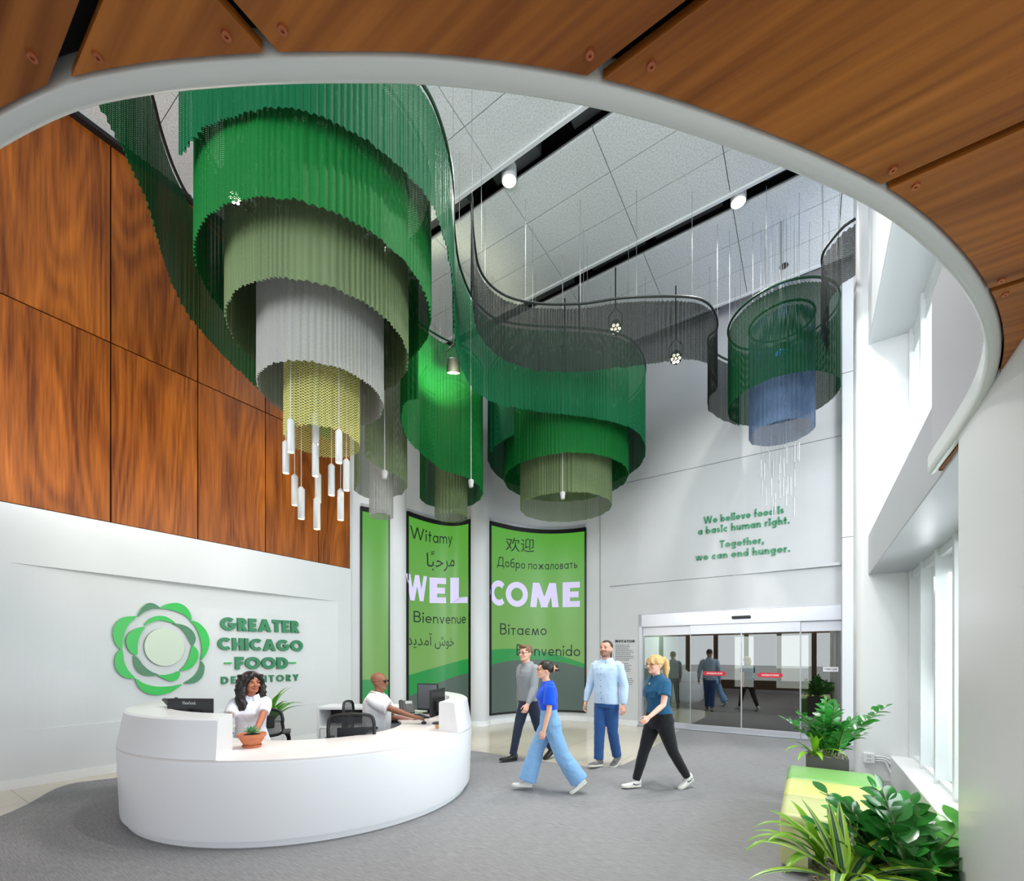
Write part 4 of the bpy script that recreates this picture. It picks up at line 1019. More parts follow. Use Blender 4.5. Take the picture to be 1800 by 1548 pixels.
# ================================================================ CURVED LED SCREENS
def screen_mat(name, mid, dark):
    m, N, L = nt(name); p = N['Principled BSDF']; uv = N.new('ShaderNodeUVMap'); sp = N.new('ShaderNodeSeparateXYZ'); L.new(uv.outputs[0], sp.inputs[0])
    def quad(c):                                       # c0 + u (c1 + c2 u)
        a = N.new('ShaderNodeMath'); a.operation = 'MULTIPLY_ADD'; a.inputs[1].default_value = c[2]; a.inputs[2].default_value = c[1]; L.new(sp.outputs[0], a.inputs[0])
        b = N.new('ShaderNodeMath'); b.operation = 'MULTIPLY_ADD'; b.inputs[2].default_value = c[0]; L.new(sp.outputs[0], b.inputs[0]); L.new(a.outputs[0], b.inputs[1])
        g = N.new('ShaderNodeMath'); g.operation = 'GREATER_THAN'; L.new(sp.outputs[1], g.inputs[0]); L.new(b.outputs[0], g.inputs[1]); return g
    r = N.new('ShaderNodeValToRGB'); r.color_ramp.elements[0].position = .25; r.color_ramp.elements[0].color = rgb(128, 184, 90); r.color_ramp.elements[1].position = 1; r.color_ramp.elements[1].color = rgb(94, 184, 54)
    L.new(sp.outputs[1], r.inputs[0])
    x1 = N.new('ShaderNodeMixRGB'); x1.inputs[1].default_value = rgb(82, 104, 94); x1.inputs[2].default_value = rgb(8, 160, 68); L.new(quad(dark).outputs[0], x1.inputs[0])
    x2 = N.new('ShaderNodeMixRGB'); L.new(quad(mid).outputs[0], x2.inputs[0]); L.new(x1.outputs[0], x2.inputs[1]); L.new(r.outputs[0], x2.inputs[2])
    p.inputs['Base Color'].default_value = (.02, .02, .02, 1); p.inputs['Roughness'].default_value = .35
    L.new(x2.outputs[0], p.inputs['Emission Color']); p.inputs['Emission Strength'].default_value = .52
    return m
def qfit(a, b, c): return (a, -3 * a + 4 * b - c, 2 * a - 4 * b + 2 * c)
def led(label, arc, zb, zt, m):
    pts = off(arc, .012); fr = off(arc, .05); t = thing('led_screen', label, 'video screen', (arc[8].x, arc[8].y, zb))
    b = MB(); b.quads_strip([[Vector((q.x, q.y, z)) for q in off(arc, .034)] for z in (zb, zt)])
    o = b.build('display', m, t, world=True, smooth=180); me = o.data; uvl = me.uv_layers.new(name='UVMap'); n = len(arc)
    for lp in me.loops: uvl.data[lp.index].uv = ((lp.vertex_index % n) / (n - 1), lp.vertex_index // n)
    b = MB(); band(b, arc, zt, zt + .10, .04); band(b, arc, zb - .05, zb, .04)
    for e, d in ((0, 1), (-1, -1)):
        q = arc[e]; q2 = arc[e + d]; dr_ = (q2 - q).normalized(); nn = Vector((dr_.y, -dr_.x, 0)) * d
        b.box(q + nn * .02 + dr_ * .02 + ZX * ((zb + zt) / 2), (.04, .04, zt - zb + .1), dr_, nn, ZX)
    b.build('frame', mat('screen_black', (14, 15, 16), .4), t, world=True, fixn=True)
    b = MB(); band(b, arc, zt + .10, zt + .16, .07); b.build('cap_rail', ALU, t, world=True, fixn=True)
    return t, off(arc, .036)
def arc_param(pts, u):                                  # position along the curve that is seen at column u
    for i in range(len(pts) - 1):
        ua = HU + FPX * pts[i].x / pts[i].y; ub = HU + FPX * pts[i + 1].x / pts[i + 1].y
        if ua <= u <= ub or (i == len(pts) - 2): return i + (u - ua) / (ub - ua)
        if i == 0 and u < ua: return (u - ua) / (ub - ua)
def arc_pt(pts, f):
    i = max(0, min(len(pts) - 2, int(math.floor(f)))); return pts[i].lerp(pts[i + 1], f - i)
ZB, ZTP = .267, 4.74
l1, p1 = led('narrow plain green video screen beside the end of the wood wall', ARC1, ZB, 4.74, screen_mat('led_plain', (.19, 0, 0), (.05, 0, 0)))
l2, p2 = led('curved green video screen showing the first half of the word WELCOME', ARC2, ZB, ZTP, screen_mat('led_first', qfit(.208, .257, .292), qfit(.10, .175, .216)))
l3, p3 = led('curved green video screen showing the second half of the word WELCOME', ARC3, ZB, ZTP, screen_mat('led_second', qfit(.337, .335, .258), qfit(.258, .285, .235)))
T_DK = mat('screen_text_dark', (24, 42, 34), .5, emit=.04); T_LV = mat('screen_text_lavender', (200, 190, 226), .5, emit=.27)
def on_screen(par_, pts, s, u0, u1, vb0, hpx, w, material, font=False, vb1=None, **k):
    f0, f1 = arc_param(pts, u0), arc_param(pts, u1); a, c = arc_pt(pts, f0), arc_pt(pts, f1); z0 = zof(vb0, a.y); z1 = z0 if vb1 is None else zof(vb1, c.y); H = hpx * a.y / FPX
    def fn(x, y, d):
        q = arc_pt(pts, f0 + (f1 - f0) * x); nn = -q.normalized(); return Vector((q.x, q.y, z0 + (z1 - z0) * x + y * H)) + nn * (d + .002)
    mb = put_font(s, fn, .003) if font else put_text(s, w, fn, .003, **k)
    return mb.build('lettering', material, par_, world=True)
on_screen(l2, p2, 'Witamy', 721, 795, 945, 22, .108, T_DK, vb1=955)
on_screen(l2, p2, '\ufe8e\u064b\ufe92\ufea3\ufeae\ufee3', 750, 799, 995, 34, 0, T_DK, font=True, vb1=995)
for ch, u0, u1, v0, h_, v1 in (('W', 714.5, 750, 1054, 46.5, 1057), ('E', 755, 785, 1059.5, 45, 1060), ('L', 791.5, 822.5, 1060, 45, 1059.5)): on_screen(l2, p2, ch, u0, u1, v0, h_, .235, T_LV, vb1=v1)
on_screen(l2, p2, 'Bienvenue', 727, 819, 1093, 20, .108, T_DK, vb1=1095)
on_screen(l2, p2, '\ufeaa\ufbfe\ufeaa\ufee3\ufe81 \ufeb5\ufeee\ufea7', 715, 798, 1133, 27, 0, T_DK, font=True, vb1=1135)
on_screen(l3, p3, '欢迎', 889, 939, 966, 27, 0, T_DK, font=True, vb1=968)
on_screen(l3, p3, 'Добро пожаловать', 874, 1015, 994, 16.5, .108, T_DK, vb1=998)
for ch, u0, u1, v0, h_, v1 in (('C', 861.5, 887.5, 1063, 45, 1065), ('O', 889, 928, 1065.5, 44.5, 1066.5), ('M', 932, 982, 1066.5, 43, 1067), ('E', 989, 1020.5, 1067, 43.5, 1066)): on_screen(l3, p3, ch, u0, u1, v0, h_, .235, T_LV, vb1=v1)
on_screen(l3, p3, 'Вітаємо', 879, 961, 1115, 20, .108, T_DK, vb1=1116)
on_screen(l3, p3, 'Bienvenido', 908, 1020, 1152, 20, .108, T_DK, vb1=1153)
# ================================================================ RECEPTION DESK
DXC, DYC = -2.39, 5.56
SOLID = mat('solid_white', (234, 236, 240), .28)
def dk(r, th, z):                                      # th in degrees from the camera side, growing to the right
    a = math.radians(th); return Vector((DXC + r * math.sin(a), DYC - r * math.cos(a), z))
def ring_solid(prof, th0, th1, n, name, m, parent, smooth=35):
    b = MB(); b.rings([[dk(r, th0 + (th1 - th0) * k / n, z) for r, z in prof] for k in range(n + 1)])
    return b.build(name, m, parent, world=True, smooth=smooth, fixn=True)
desk = thing('reception_desk', 'large curved white reception desk in front of the sign', 'reception desk', (DXC, DYC, 0))
R0 = 1.885
ring_solid([(R0 - .075, 0), (R0 - .075, .07), (R0 - .03, .075), (R0 - .025, .10), (R0, .72), (R0 - .004, .735), (R0 - .06, .735), (R0 - .06, .05), (R0 - .10, .05), (R0 - .10, 0)], -98, 150, 120, 'front_shell', SOLID, desk)
ring_solid([(.99, .735), (R0 - .004, .735), (R0 - .004, .752), (R0 - .012, .757), (.995, .757), (.99, .752)], -95, 158, 120, 'counter_top', mat('counter_white', (236, 232, 232), .22), desk)
ring_solid([(1.05, .0), (1.05, .735), (1.03, .735), (1.03, 0)], -20, 40, 30, 'inner_panel', SOLID, desk)
def raised(th0, th1, wd, sk0, sk1):                    # the cut ends are skewed by sk degrees towards the inside
    prof = [(R0, .757), (R0 - .02, .86), (R0 - .055, 1.075), (R0 - .075, 1.09), (R0 - wd + .01, 1.09), (R0 - wd, 1.08), (R0 - wd, .757)]; n = 60; b = MB()
    b.rings([[dk(r, th0 + (th1 - th0) * k / n + (sk0 * (1 - k / n) + sk1 * k / n) * (R0 - r) / wd, z) for r, z in prof] for k in range(n + 1)])
    return b.build('raised_ledge', SOLID, desk, world=True, smooth=35, fixn=True)
raised(-90, -1.0, .41, 0, -5); raised(72, 132, .29, 4, 0)

# ---- credenza behind the desk
cr = thing('credenza', 'white low cabinet with an open black shelf behind the mesh chair', 'cabinet', (-2.35, 7.15, 0), 0)
b = MB(); b.box((0, 0, .815), (1.3, .5, .04)); b.box((-.63, 0, .40), (.04, .5, .8)); b.box((.63, 0, .40), (.04, .5, .8)); b.box((0, 0, .03), (1.3, .5, .06)); b.box((0, .24, .4), (1.3, .02, .8)); b.box((0, 0, .52), (1.22, .48, .03)); b.build('carcass', SOLID, cr, bevel=.004)
b = MB(); b.box((0, -.236, .28), (1.2, .02, .44)); b.build('drawer_front', SOLID, cr, bevel=.004)
b = MB(); b.box((0, .2, .66), (1.2, .04, .25)); b.build('shelf_back', BLACK, cr)

# ---- monitors, phones, keyboard, mouse
SCR = mat('monitor_screen', (96, 100, 106), .18)
def monitor(name_label, loc, rot, w=.54, h=.33, zc=.22, brand=False):
    t = thing('monitor', name_label, 'computer monitor', loc, rot)
    b = MB(); b.box((0, 0, zc), (w, .035, h)); b.build('casing', BLACK, t, bevel=.008)
    b = MB(); b.box((0, .0185, zc + .005), (w - .03, .002, h - .04)); b.build('screen', SCR, t)
    b = MB(); b.box((0, -.03, zc - .04), (w * .55, .04, h * .42)); b.build('back_housing', BLACK, t, bevel=.012)
    b = MB(); b.box((0, -.05, zc * .55), (.05, .03, zc * 1.1)); b.lathe([(.10, .012), (.11, 0)], (0, -.04, 0), 24); b.build('stand', BLACK, t)
    return t
mA = monitor('black monitor seen from behind on the left end of the reception desk', (-3.19, 4.46, .757) , math.radians(-3), .46, .27, .30)
b = MB(); put_text('ViewSonic', .13, lambda x, y, d: Vector((-.07 + .14 * x, -.0178 - d, .377 + y * .034)), .002).build('lettering', mat('logo_grey', (190, 192, 196), .4), mA, fixn=True)
mp_ = PX(752, 1246, 6.75)
monitor('grey faced monitor beside the desk phone at the far end of the desk', (mp_.x, mp_.y, .757), math.radians(163), .34, .40, .25)
mp_ = PX(769, 1262, 5.75)
monitor('monitor seen edge-on against the right raised ledge of the desk', (mp_.x, mp_.y, .757), math.radians(78), .46, .34, .27)
def phone(label, loc, rot):
    t = thing('desk_phone', label, 'telephone', loc, rot)
    tilt = Matrix.Rotation(math.radians(52), 3, 'X'); f = lambda p: tilt @ Vector(p) + Vector((0, 0, .02))
    X_, Y_, Z_ = tilt @ Vector((1, 0, 0)), tilt @ Vector((0, 1, 0)), tilt @ Vector((0, 0, 1))
    b = MB(); b.box(f((0, .11, 0)), (.22, .22, .03), X_, Y_, Z_); b.box((0, .08, .06), (.12, .02, .12)); b.build('phone_body', BLACK, t, bevel=.006)
    b = MB(); b.box(f((-.085, .11, .035)), (.045, .21, .03), X_, Y_, Z_); b.build('handset', BLACK, t, bevel=.012)
    b = MB(); b.box(f((.03, .18, .017)), (.10, .05, .004), X_, Y_, Z_); b.build('display', mat('phone_display', (150, 158, 160), .2), t)
    b = MB()
    for i in range(3):
        for j in range(4): b.box(f((.0 + i * .03, .06 + j * .025, .018)), (.02, .015, .006), X_, Y_, Z_)
    b.build('keypad', mat('key_grey', (96, 98, 102), .4), t)
    return t
q = PX(716, 1251, 6.6); phone('black desk phone between the seated man and the grey monitor', (q.x, q.y, .757), math.radians(20))
q = dk(1.36, -52, .757); phone('black desk phone at the left end of the desk beside the monitor back', (q.x, q.y, .757 + .22), math.radians(150))
b = MB(); b.box((q.x, q.y, .757 + .11), (.24, .2, .22)); tag(b.build('storage_box', mat('box_grey', (70, 72, 74), .5), None, bevel=.005), 'dark grey box under the desk phone at the left end of the desk', 'box')
q = PX(738, 1254, 6.35); kb = thing('keyboard', 'dark keyboard lying on the desk beyond the seated man\'s hand', 'keyboard', (q.x, q.y, .757), math.radians(-60))
b = MB(); b.box((0, 0, .010), (.40, .15, .018)); b.build('keyboard_body', BLACK, kb, bevel=.004)
b = MB()
for i in range(14):
    for j in range(5): b.box((-.18 + i * .0277, -.055 + j * .0275, .021), (.022, .021, .006))
b.build('keys', mat('key_dark', (58, 60, 64), .5), kb)
q = PX(745, 1267, 5.70); ms = MB(); ms.ell((q.x, q.y, .757 + .016), (.033, .055, .018), 16, 10); tag(ms.build('computer_mouse', BLACK, None, smooth=180), 'black computer mouse under the seated man\'s hand', 'mouse')
q = PX(770, 1277, 5.35); b = MB(); b.box((q.x, q.y, .757 + .02), (.06, .05, .04)); tag(b.build('name_card', mat('card_tan', (196, 160, 96), .5), None, bevel=.004), 'small tan card holder on the counter by the right raised ledge', 'card holder')

# ---- office chairs
def office_chair(label, loc, rot, zs=.48, back_h=.52, arm=True):
    t = thing('office_chair', label, 'chair', loc, rot)
    fab_ = mat('chair_fabric', (40, 42, 46), .9); mesh_ = mesh_fabric('chair_mesh', (52, 54, 58), pitch=.016, thr=.25, metal=0)
    b = MB(); b.box((0, 0, zs - .04), (.50, .48, .09)); b.build('seat', fab_, t, bevel=.035)
    # backrest: rounded frame with mesh; the sitter faces +y
    fr = [(x, -.26 - .05 * math.cos(x * 5), z) for x, z in [(-.20, zs + .14), (-.235, zs + .28), (-.235, zs + back_h - .08), (-.20, zs + back_h), (-.08, zs + back_h + .025), (.08, zs + back_h + .025), (.20, zs + back_h), (.235, zs + back_h - .08), (.235, zs + .28), (.20, zs + .14)]]
    fr = catmull(fr, 6, True); b = MB(); b.tube(fr + [fr[0]], .018, 8, False); o = b.build('back_frame', BLACK, t, smooth=180)
    n = 12; rows = []
    for j in range(9):
        z = zs + .14 + (back_h - .14) * j / 8; hw = .20 + .035 * math.sin(PI * j / 8); rows.append([Vector((-hw + 2 * hw * i / n, -.26 - .05 * math.cos((-hw + 2 * hw * i / n) * 5), z)) for i in range(n + 1)])
    b = MB(); b.quads_strip(rows); o = b.build('back_mesh', mesh_, t, smooth=180); uvl = o.data.uv_layers.new(name='UVMap')
    for lp in o.data.loops: c = o.data.vertices[lp.vertex_index].co; uvl.data[lp.index].uv = (c.x, c.z)
    b = MB(); b.box((0, -.27, zs + .30), (.30, .03, .16)); b.build('lumbar_pad', BLACK, t, bevel=.012)
    b = MB(); b.tube([(0, -.08, zs - .09), (0, -.24, zs - .08), (0, -.31, zs + .05), (0, -.31, zs + .26)], .025, 8); b.build('back_spine', BLACK, t, smooth=60)
    if arm:
        for sx in (-1, 1):
            b = MB(); b.tube([(sx * .27, -.02, zs - .03), (sx * .31, -.02, zs + .04), (sx * .31, -.01, zs + .14), (sx * .29, .02, zs + .20)], [.022, .024, .022, .03], 8); a = b.build('armrest', BLACK, t, smooth=60)
            b = MB(); b.box((sx * .29, .03, zs + .215), (.085, .25, .03)); b.build('arm_pad', mat('arm_pad', (58, 60, 63), .6), a, bevel=.014)
    b = MB(); b.cyl((0, 0, .10), (0, 0, zs - .08), .028, n=14); b.build('gas_post', BLACK, t)
    for k in range(5):
        a = 2 * PI * k / 5 + .3; d = Vector((math.cos(a), math.sin(a), 0)); b = MB(); b.tube([d * .02 + ZX * .12, d * .29 + ZX * .075], [.03, .02], 8); l_ = b.build('base_leg', BLACK, t, smooth=60)
        b = MB(); b.tube([d * .29 + Vector((-d.y, d.x, 0)) * -.02 + ZX * .028, d * .29 + Vector((-d.y, d.x, 0)) * .02 + ZX * .028], .028, 12); b.build('caster', BLACK, l_)
    return t
office_chair('empty black mesh office chair with its back to the counter', (-1.80, 5.15, 0), math.radians(12), zs=.46, back_h=.50)
office_chair('black office chair the man in the white shirt sits on', (-1.88, 5.96, 0), math.radians(-85), zs=.49, back_h=.50)
office_chair('black office chair the woman with long dark hair sits on', (-2.88, 5.10, 0), math.radians(205), zs=.53, back_h=.42)

# ---- terracotta pot with a succulent on the counter
q = PX(443, 1309, 4.22); z0 = .757; q = Vector((q.x, q.y, z0))
pt = thing('plant_pot', 'shallow terracotta pot on its saucer on the reception counter', 'plant pot', q)
TERRA = mat('terracotta', (196, 118, 82), .75, nscale=18, namt=.08)
b = MB(); b.lathe([(.0, .018), (.062, .018), (.085, .05), (.108, .095), (.116, .10), (.122, .128), (.118, .130), (.108, .122), (.0, .118)], (0, 0, 0), 40); b.build('bowl', TERRA, pt, smooth=40)
b = MB(); b.lathe([(.0, 0), (.072, 0), (.086, .022), (.080, .024), (.066, .010), (0, .008)], (0, 0, 0), 40); b.build('saucer', TERRA, pt, smooth=40)
b = MB(); b.lathe([(.108, .119), (0, .124)], (0, 0, 0), 24); so = b.build('soil', mat('soil', (70, 54, 44), .95, nscale=60, bump=.8), pt); so['kind'] = 'stuff'
su = thing('succulent', 'green rosette succulent growing in the terracotta pot', 'plant', q + ZX * .118)
SUC = mat('succulent_green', (112, 168, 122), .45, nscale=20, namt=.15)
rr = random.Random(2)
def leaf_blade(base, d, L_, w, th, droop=0.0, n=5, fold=.0, up=ZX):
    """pointed leaf along d with thickness, sagging by droop"""
    d = Vector(d).normalized(); x, y = frame_from(d, up); rs = []
    for i in range(n + 1):
        t = i / n; c = Vector(base) + d * (L_ * t) - ZX * (droop * t * t)
        ww = w * max(.04, math.sin(PI * min(1, t * .82 + .14)) ** .8); tt = th * (1 - .7 * t)
        rs.append([c + x * ww, c + y * tt, c - x * ww, c - y * tt * .6 ])
    return rs
b = None
for k in range(26):
    el = .15 + 1.2 * (k / 26); a = k * 2.4; d = Vector((math.cos(a) * math.cos(el), math.sin(a) * math.cos(el), math.sin(el)))
    m1 = MB(); m1.rings(leaf_blade(d * .01 + ZX * .01, d, .085 * (1 - .25 * k / 26), .014, .008)); m1.build('leaf', SUC, su, smooth=60, fixn=True)

# ================================================================ OTTOMANS, PLANTERS
def ottoman(label, t0, t1, col, s0=-.178, s1=.55, h=.45):
    th = thing('ottoman', label, 'ottoman', ST((s0 + s1) / 2, (t0 + t1) / 2, 0), math.atan2(-.55, .835), group='row of upholstered cube seats')
    w, d = s1 - s0, t1 - t0; mm = mat('vinyl_' + str(col[0]), col, .38)
    b = MB(); b.box((0, 0, .06 + (h - .06) * .43), (w, d - .006, (h - .06) * .86)); b.build('body', mm, th, bevel=.04, smooth=180)
    b = MB(); b.box((0, 0, h - .05), (w, d - .006, .10)); b.build('cushion', mm, th, bevel=.045, smooth=180)
    b = MB(); b.tube([Vector((x * (w / 2 - .002), y * (d / 2 - .005), h - .095)) for x, y in ((-.86, -1), (.86, -1), (1, -.86), (1, .86), (.86, 1), (-.86, 1), (-1, .86), (-1, -.86), (-.86, -1))], .007, 6); b.build('piping', mm, th, smooth=60)
    for x in (-1, 1):
        for y in (-1, 1): m1 = MB(); m1.cyl((x * (w / 2 - .08), y * (d / 2 - .08), 0), (x * (w / 2 - .08), y * (d / 2 - .08), .07), .02, n=10); m1.build('foot', BLACK, th)
    return th
ottoman('pale lime upholstered cube seat at the near end of the row, behind the striped plant', 3.87, 4.48, (200, 204, 142))
ottoman('lime yellow upholstered cube seat in the middle of the row', 4.485, 5.09, (206, 212, 126))
ottoman('leaf green upholstered cube seat at the far end of the row', 5.095, 5.70, (126, 178, 100))
PLB = mat('planter_grey', (92, 90, 88), .45)
def planter(label, s0, s1, t0, t1, h):
    th = thing('planter', label, 'planter', ST((s0 + s1) / 2, (t0 + t1) / 2, 0), math.atan2(-.55, .835)); w, d = s1 - s0, t1 - t0
    b = MB(); g = .02
    b.box((0, -d / 2 + g / 2, h / 2), (w, g, h)); b.box((0, d / 2 - g / 2, h / 2), (w, g, h)); b.box((-w / 2 + g / 2, 0, h / 2), (g, d - 2 * g, h)); b.box((w / 2 - g / 2, 0, h / 2), (g, d - 2 * g, h)); b.box((0, 0, .02), (w - 2 * g, d - 2 * g, .03))
    b.build('box', PLB, th)
    rr = random.Random(int(s0 * 100)); b = MB(); nx, ny = 14, 14
    rows = [[Vector((-w / 2 + g + (w - 2 * g) * i / nx, -d / 2 + g + (d - 2 * g) * j / ny, h - .03 + .02 * noise.noise(Vector((i * .7, j * .7, 1))))) for i in range(nx + 1)] for j in range(ny + 1)]
    b.quads_strip(rows)
    for k in range(900):                                # curly grey moss fibres
        x, y = rr.uniform(-w / 2 + g, w / 2 - g), rr.uniform(-d / 2 + g, d / 2 - g); a = rr.uniform(0, 6.3); L_ = rr.uniform(.015, .04); c = Vector((x, y, h - .022 + rr.uniform(0, .03)))
        p0 = c - Vector((math.cos(a), math.sin(a), 0)) * L_; p1 = c + Vector((math.cos(a + .8), math.sin(a + .8), rr.uniform(-.3, .5))) * L_
        n = Vector((-math.sin(a), math.cos(a), .3)) * .0022
        b.add([p0 - n, p0 + n, c + n + ZX * .006, c - n + ZX * .006, p1 - n, p1 + n], [(0, 1, 2, 3), (3, 2, 5, 4)])
    o = b.build('moss', mat('moss_grey', (168, 158, 144), .9, nscale=50, namt=.35), th); o['kind'] = 'stuff'; o['label'] = 'curly grey moss covering the soil'
    return th
PL1 = (-.02, .36, 5.88, 6.24, .52); PL2 = (-.0, .52, 2.72, 3.24, .42)
planter('dark grey square planter beyond the green seat, by the sliding doors', *PL1)
planter('dark grey square planter at the near end of the seats, mostly under leaves', *PL2)

# ================================================================ PLANTS
ZZ1 = mat('zz_leaf', (50, 128, 50), .2, nscale=4, namt=.35); ZZ2 = mat('zz_leaf_light', (84, 160, 66), .25, nscale=4, namt=.2); STEM = mat('plant_stem', (104, 120, 70), .5)
def zz_stalk(plant, base, d, L_, lw, rr, pale=False, npair=9, bend=.25):
    d = Vector(d).normalized(); pts = []
    for i in range(11):
        t = i / 10; q = Vector(base) + d * (L_ * t) + Vector((d.x, d.y, 0)) * (bend * L_ * t * t) - ZX * (bend * .55 * L_ * t * t); pts.append(q)
    b = MB(); b.tube(pts, [.012 - .009 * i / 10 for i in range(11)], 7); st = b.build('stalk', STEM, plant, smooth=180, world=True)
    b = MB(); 
    for k in range(npair * 2 + 1):
        t = .22 + .78 * (k // 2 + .5 * 0) / npair if k < npair * 2 else 1.0
        f = t * 10; i = min(9, int(f)); q = pts[i].lerp(pts[i + 1], f - i); dd = (pts[i + 1] - pts[i]).normalized(); x, y = frame_from(dd)
        sd = 1 if k % 2 else -1
        ld = (dd * .62 + x * sd * .8 + y * rr.uniform(-.15, .55)).normalized() if k < npair * 2 else dd
        l = lw * rr.uniform(.85, 1.15) * (.75 + .6 * math.sin(PI * min(1, t)))
        x2, y2 = frame_from(ld, (y + ZX * .6 + Vector((rr.uniform(-.7, .7), rr.uniform(-.7, .7), 0))).normalized()); n = 5; rows = []
        for i in range(n + 1):
            s_ = i / n; w = l * .27 * max(.03, math.sin(PI * (s_ * .93 + .05)) ** .75); c = q + ld * (l * s_) - ZX * (l * .12 * s_ * s_)
            rows.append([c + x2 * w + y2 * w * .22, c, c - x2 * w + y2 * w * .22])
        b.quads_strip(rows)
    b.build('leaflets', ZZ2 if pale else ZZ1, st, smooth=180, world=True)
def striped_mat():
    m, N, L = nt('striped_leaf'); p = N['Principled BSDF']; uv = N.new('ShaderNodeUVMap'); sp = N.new('ShaderNodeSeparateXYZ'); L.new(uv.outputs[0], sp.inputs[0])
    r = N.new('ShaderNodeValToRGB'); r.color_ramp.interpolation = 'LINEAR'; e = r.color_ramp.elements
    e[0].position = 0; e[0].color = rgb(150, 200, 50); e[1].position = 1; e[1].color = rgb(150, 200, 50)
    for po, c in ((.2, (160, 206, 60)), (.28, (214, 230, 170)), (.34, (52, 104, 60)), (.48, (84, 124, 84)), (.52, (84, 124, 84)), (.66, (52, 104, 60)), (.72, (214, 230, 170)), (.8, (160, 206, 60))): q = e.new(po); q.color = rgb(*c)
    L.new(sp.outputs[0], r.inputs[0]); L.new(r.outputs[0], p.inputs['Base Color']); p.inputs['Roughness'].default_value = .3; return m
STRIPE = striped_mat(); LIME = mat('lime_leaf', (132, 190, 44), .35, nscale=3, namt=.2)
def strap_leaf(plant, base, az, el, L_, w, droop, m, name='leaf'):
    base = Vector(base); h = Vector((math.cos(az), math.sin(az), 0)); rows = []; n = 12; x = Vector((-h.y, h.x, 0)); us = []
    p = base.copy(); e = el
    for i in range(n + 1):
        t = i / n; ww = w * (.35 + .65 * min(1, t * 3)) * max(.02, (1 - t ** 3.2)) ; d = h * math.cos(e) + ZX * math.sin(e); nn = ZX * math.cos(e) - h * math.sin(e)
        rows.append([p + x * ww + nn * ww * .3, p + x * ww * .5 + nn * ww * .1, p.copy(), p - x * ww * .5 + nn * ww * .1, p - x * ww + nn * ww * .3])
        p = p + d * (L_ / n); e -= droop / n * (.4 + 1.2 * t)
    b = MB(); b.quads_strip(rows); o = b.build(name, m, plant, smooth=180, world=True)
    uvl = o.data.uv_layers.new(name='UVMap')
    for lp in o.data.loops: uvl.data[lp.index].uv = ((lp.vertex_index % 5) / 4, (lp.vertex_index // 5) / n)
    return o
def zz_plant(label, base, stalks, seed, lw):
    t = thing('zz_plant', label, 'plant', base); rr = random.Random(seed)
    for (az, tilt, L_, pale) in stalks:
        a = math.radians(az); k = math.radians(tilt); d = (math.cos(a) * math.sin(k), math.sin(a) * math.sin(k), math.cos(k))
        zz_stalk(t, Vector(base) + Vector((rr.uniform(-.05, .05), rr.uniform(-.05, .05), -.02)), d, L_, lw, rr, pale, npair=int(L_ * 12))
    return t
def strap_plant(label, base, leaves, m, seed, w, name='dracaena'):
    t = thing(name, label, 'plant', base); rr = random.Random(seed)
    for (az, el, L_, dr_) in leaves: strap_leaf(t, Vector(base) + Vector((rr.uniform(-.012, .012), rr.uniform(-.012, .012), rr.uniform(-.02, .05))), math.radians(az), math.radians(el), L_, w * rr.uniform(.85, 1.15), math.radians(dr_), m)
    return t
# far planter: az 0 = to the right in the photo, 90 = away
b1 = ST(.20, 6.06, .49)
zz_plant('dark glossy plant with upright leafy stalks in the planter by the doors', b1, [(10, 40, .92, 0), (80, 12, .76, 0), (170, 20, .66, 0), (200, 30, .56, 0), (300, 18, .62, 0), (250, 25, .50, 0), (20, 58, .62, 0), (140, 36, .6, 0), (330, 34, .5, 0), (270, 8, .72, 0), (60, 22, .74, 0), (110, 28, .6, 0), (225, 14, .56, 0)], 4, .115)
b1 = ST(.06, 5.98, .50)
strap_plant('lime green broad leaved plant on the left of the planter by the doors', b1, [(190, 40, .42, 95), (215, 25, .40, 80), (170, 55, .36, 70), (240, 70, .30, 40), (280, 72, .28, 50), (150, 75, .30, 40), (300, 35, .36, 90), (330, 50, .30, 80), (200, 80, .30, 20), (250, 20, .34, 70)], LIME, 6, .034, 'corn_plant')
# near planter
b2 = ST(.42, 3.06, .39)
zz_plant('large dark glossy plant with arching leafy stalks in the near planter', b2, [(25, 46, .56, 1), (45, 34, .58, 0), (80, 24, .60, 0), (120, 28, .50, 0), (165, 36, .34, 0), (-5, 52, .50, 0), (5, 30, .54, 1), (200, 26, .32, 0), (100, 12, .60, 0), (62, 44, .52, 1), (150, 22, .40, 0), (-30, 40, .44, 0), (12, 64, .5, 0), (50, 58, .54, 0), (30, 20, .52, 0), (135, 40, .42, 0), (110, 34, .60, 0), (90, 46, .56, 1), (175, 16, .46, 0), (345, 62, .48, 0), (0, 46, .60, 1)], 9, .125)
b2 = ST(.07, 3.16, .40)
strap_plant('lime green strap leaved plant arching over the near pale seat', b2, [(180, 45, .50, 105), (165, 35, .44, 90), (195, 55, .48, 100), (150, 50, .40, 85), (210, 35, .42, 90), (130, 62, .40, 65), (225, 65, .36, 75), (100, 70, .38, 55), (185, 68, .42, 85), (80, 55, .34, 75), (172, 58, .46, 110)], LIME, 8, .031, 'corn_plant')
b2 = ST(.155, 2.87, .41)
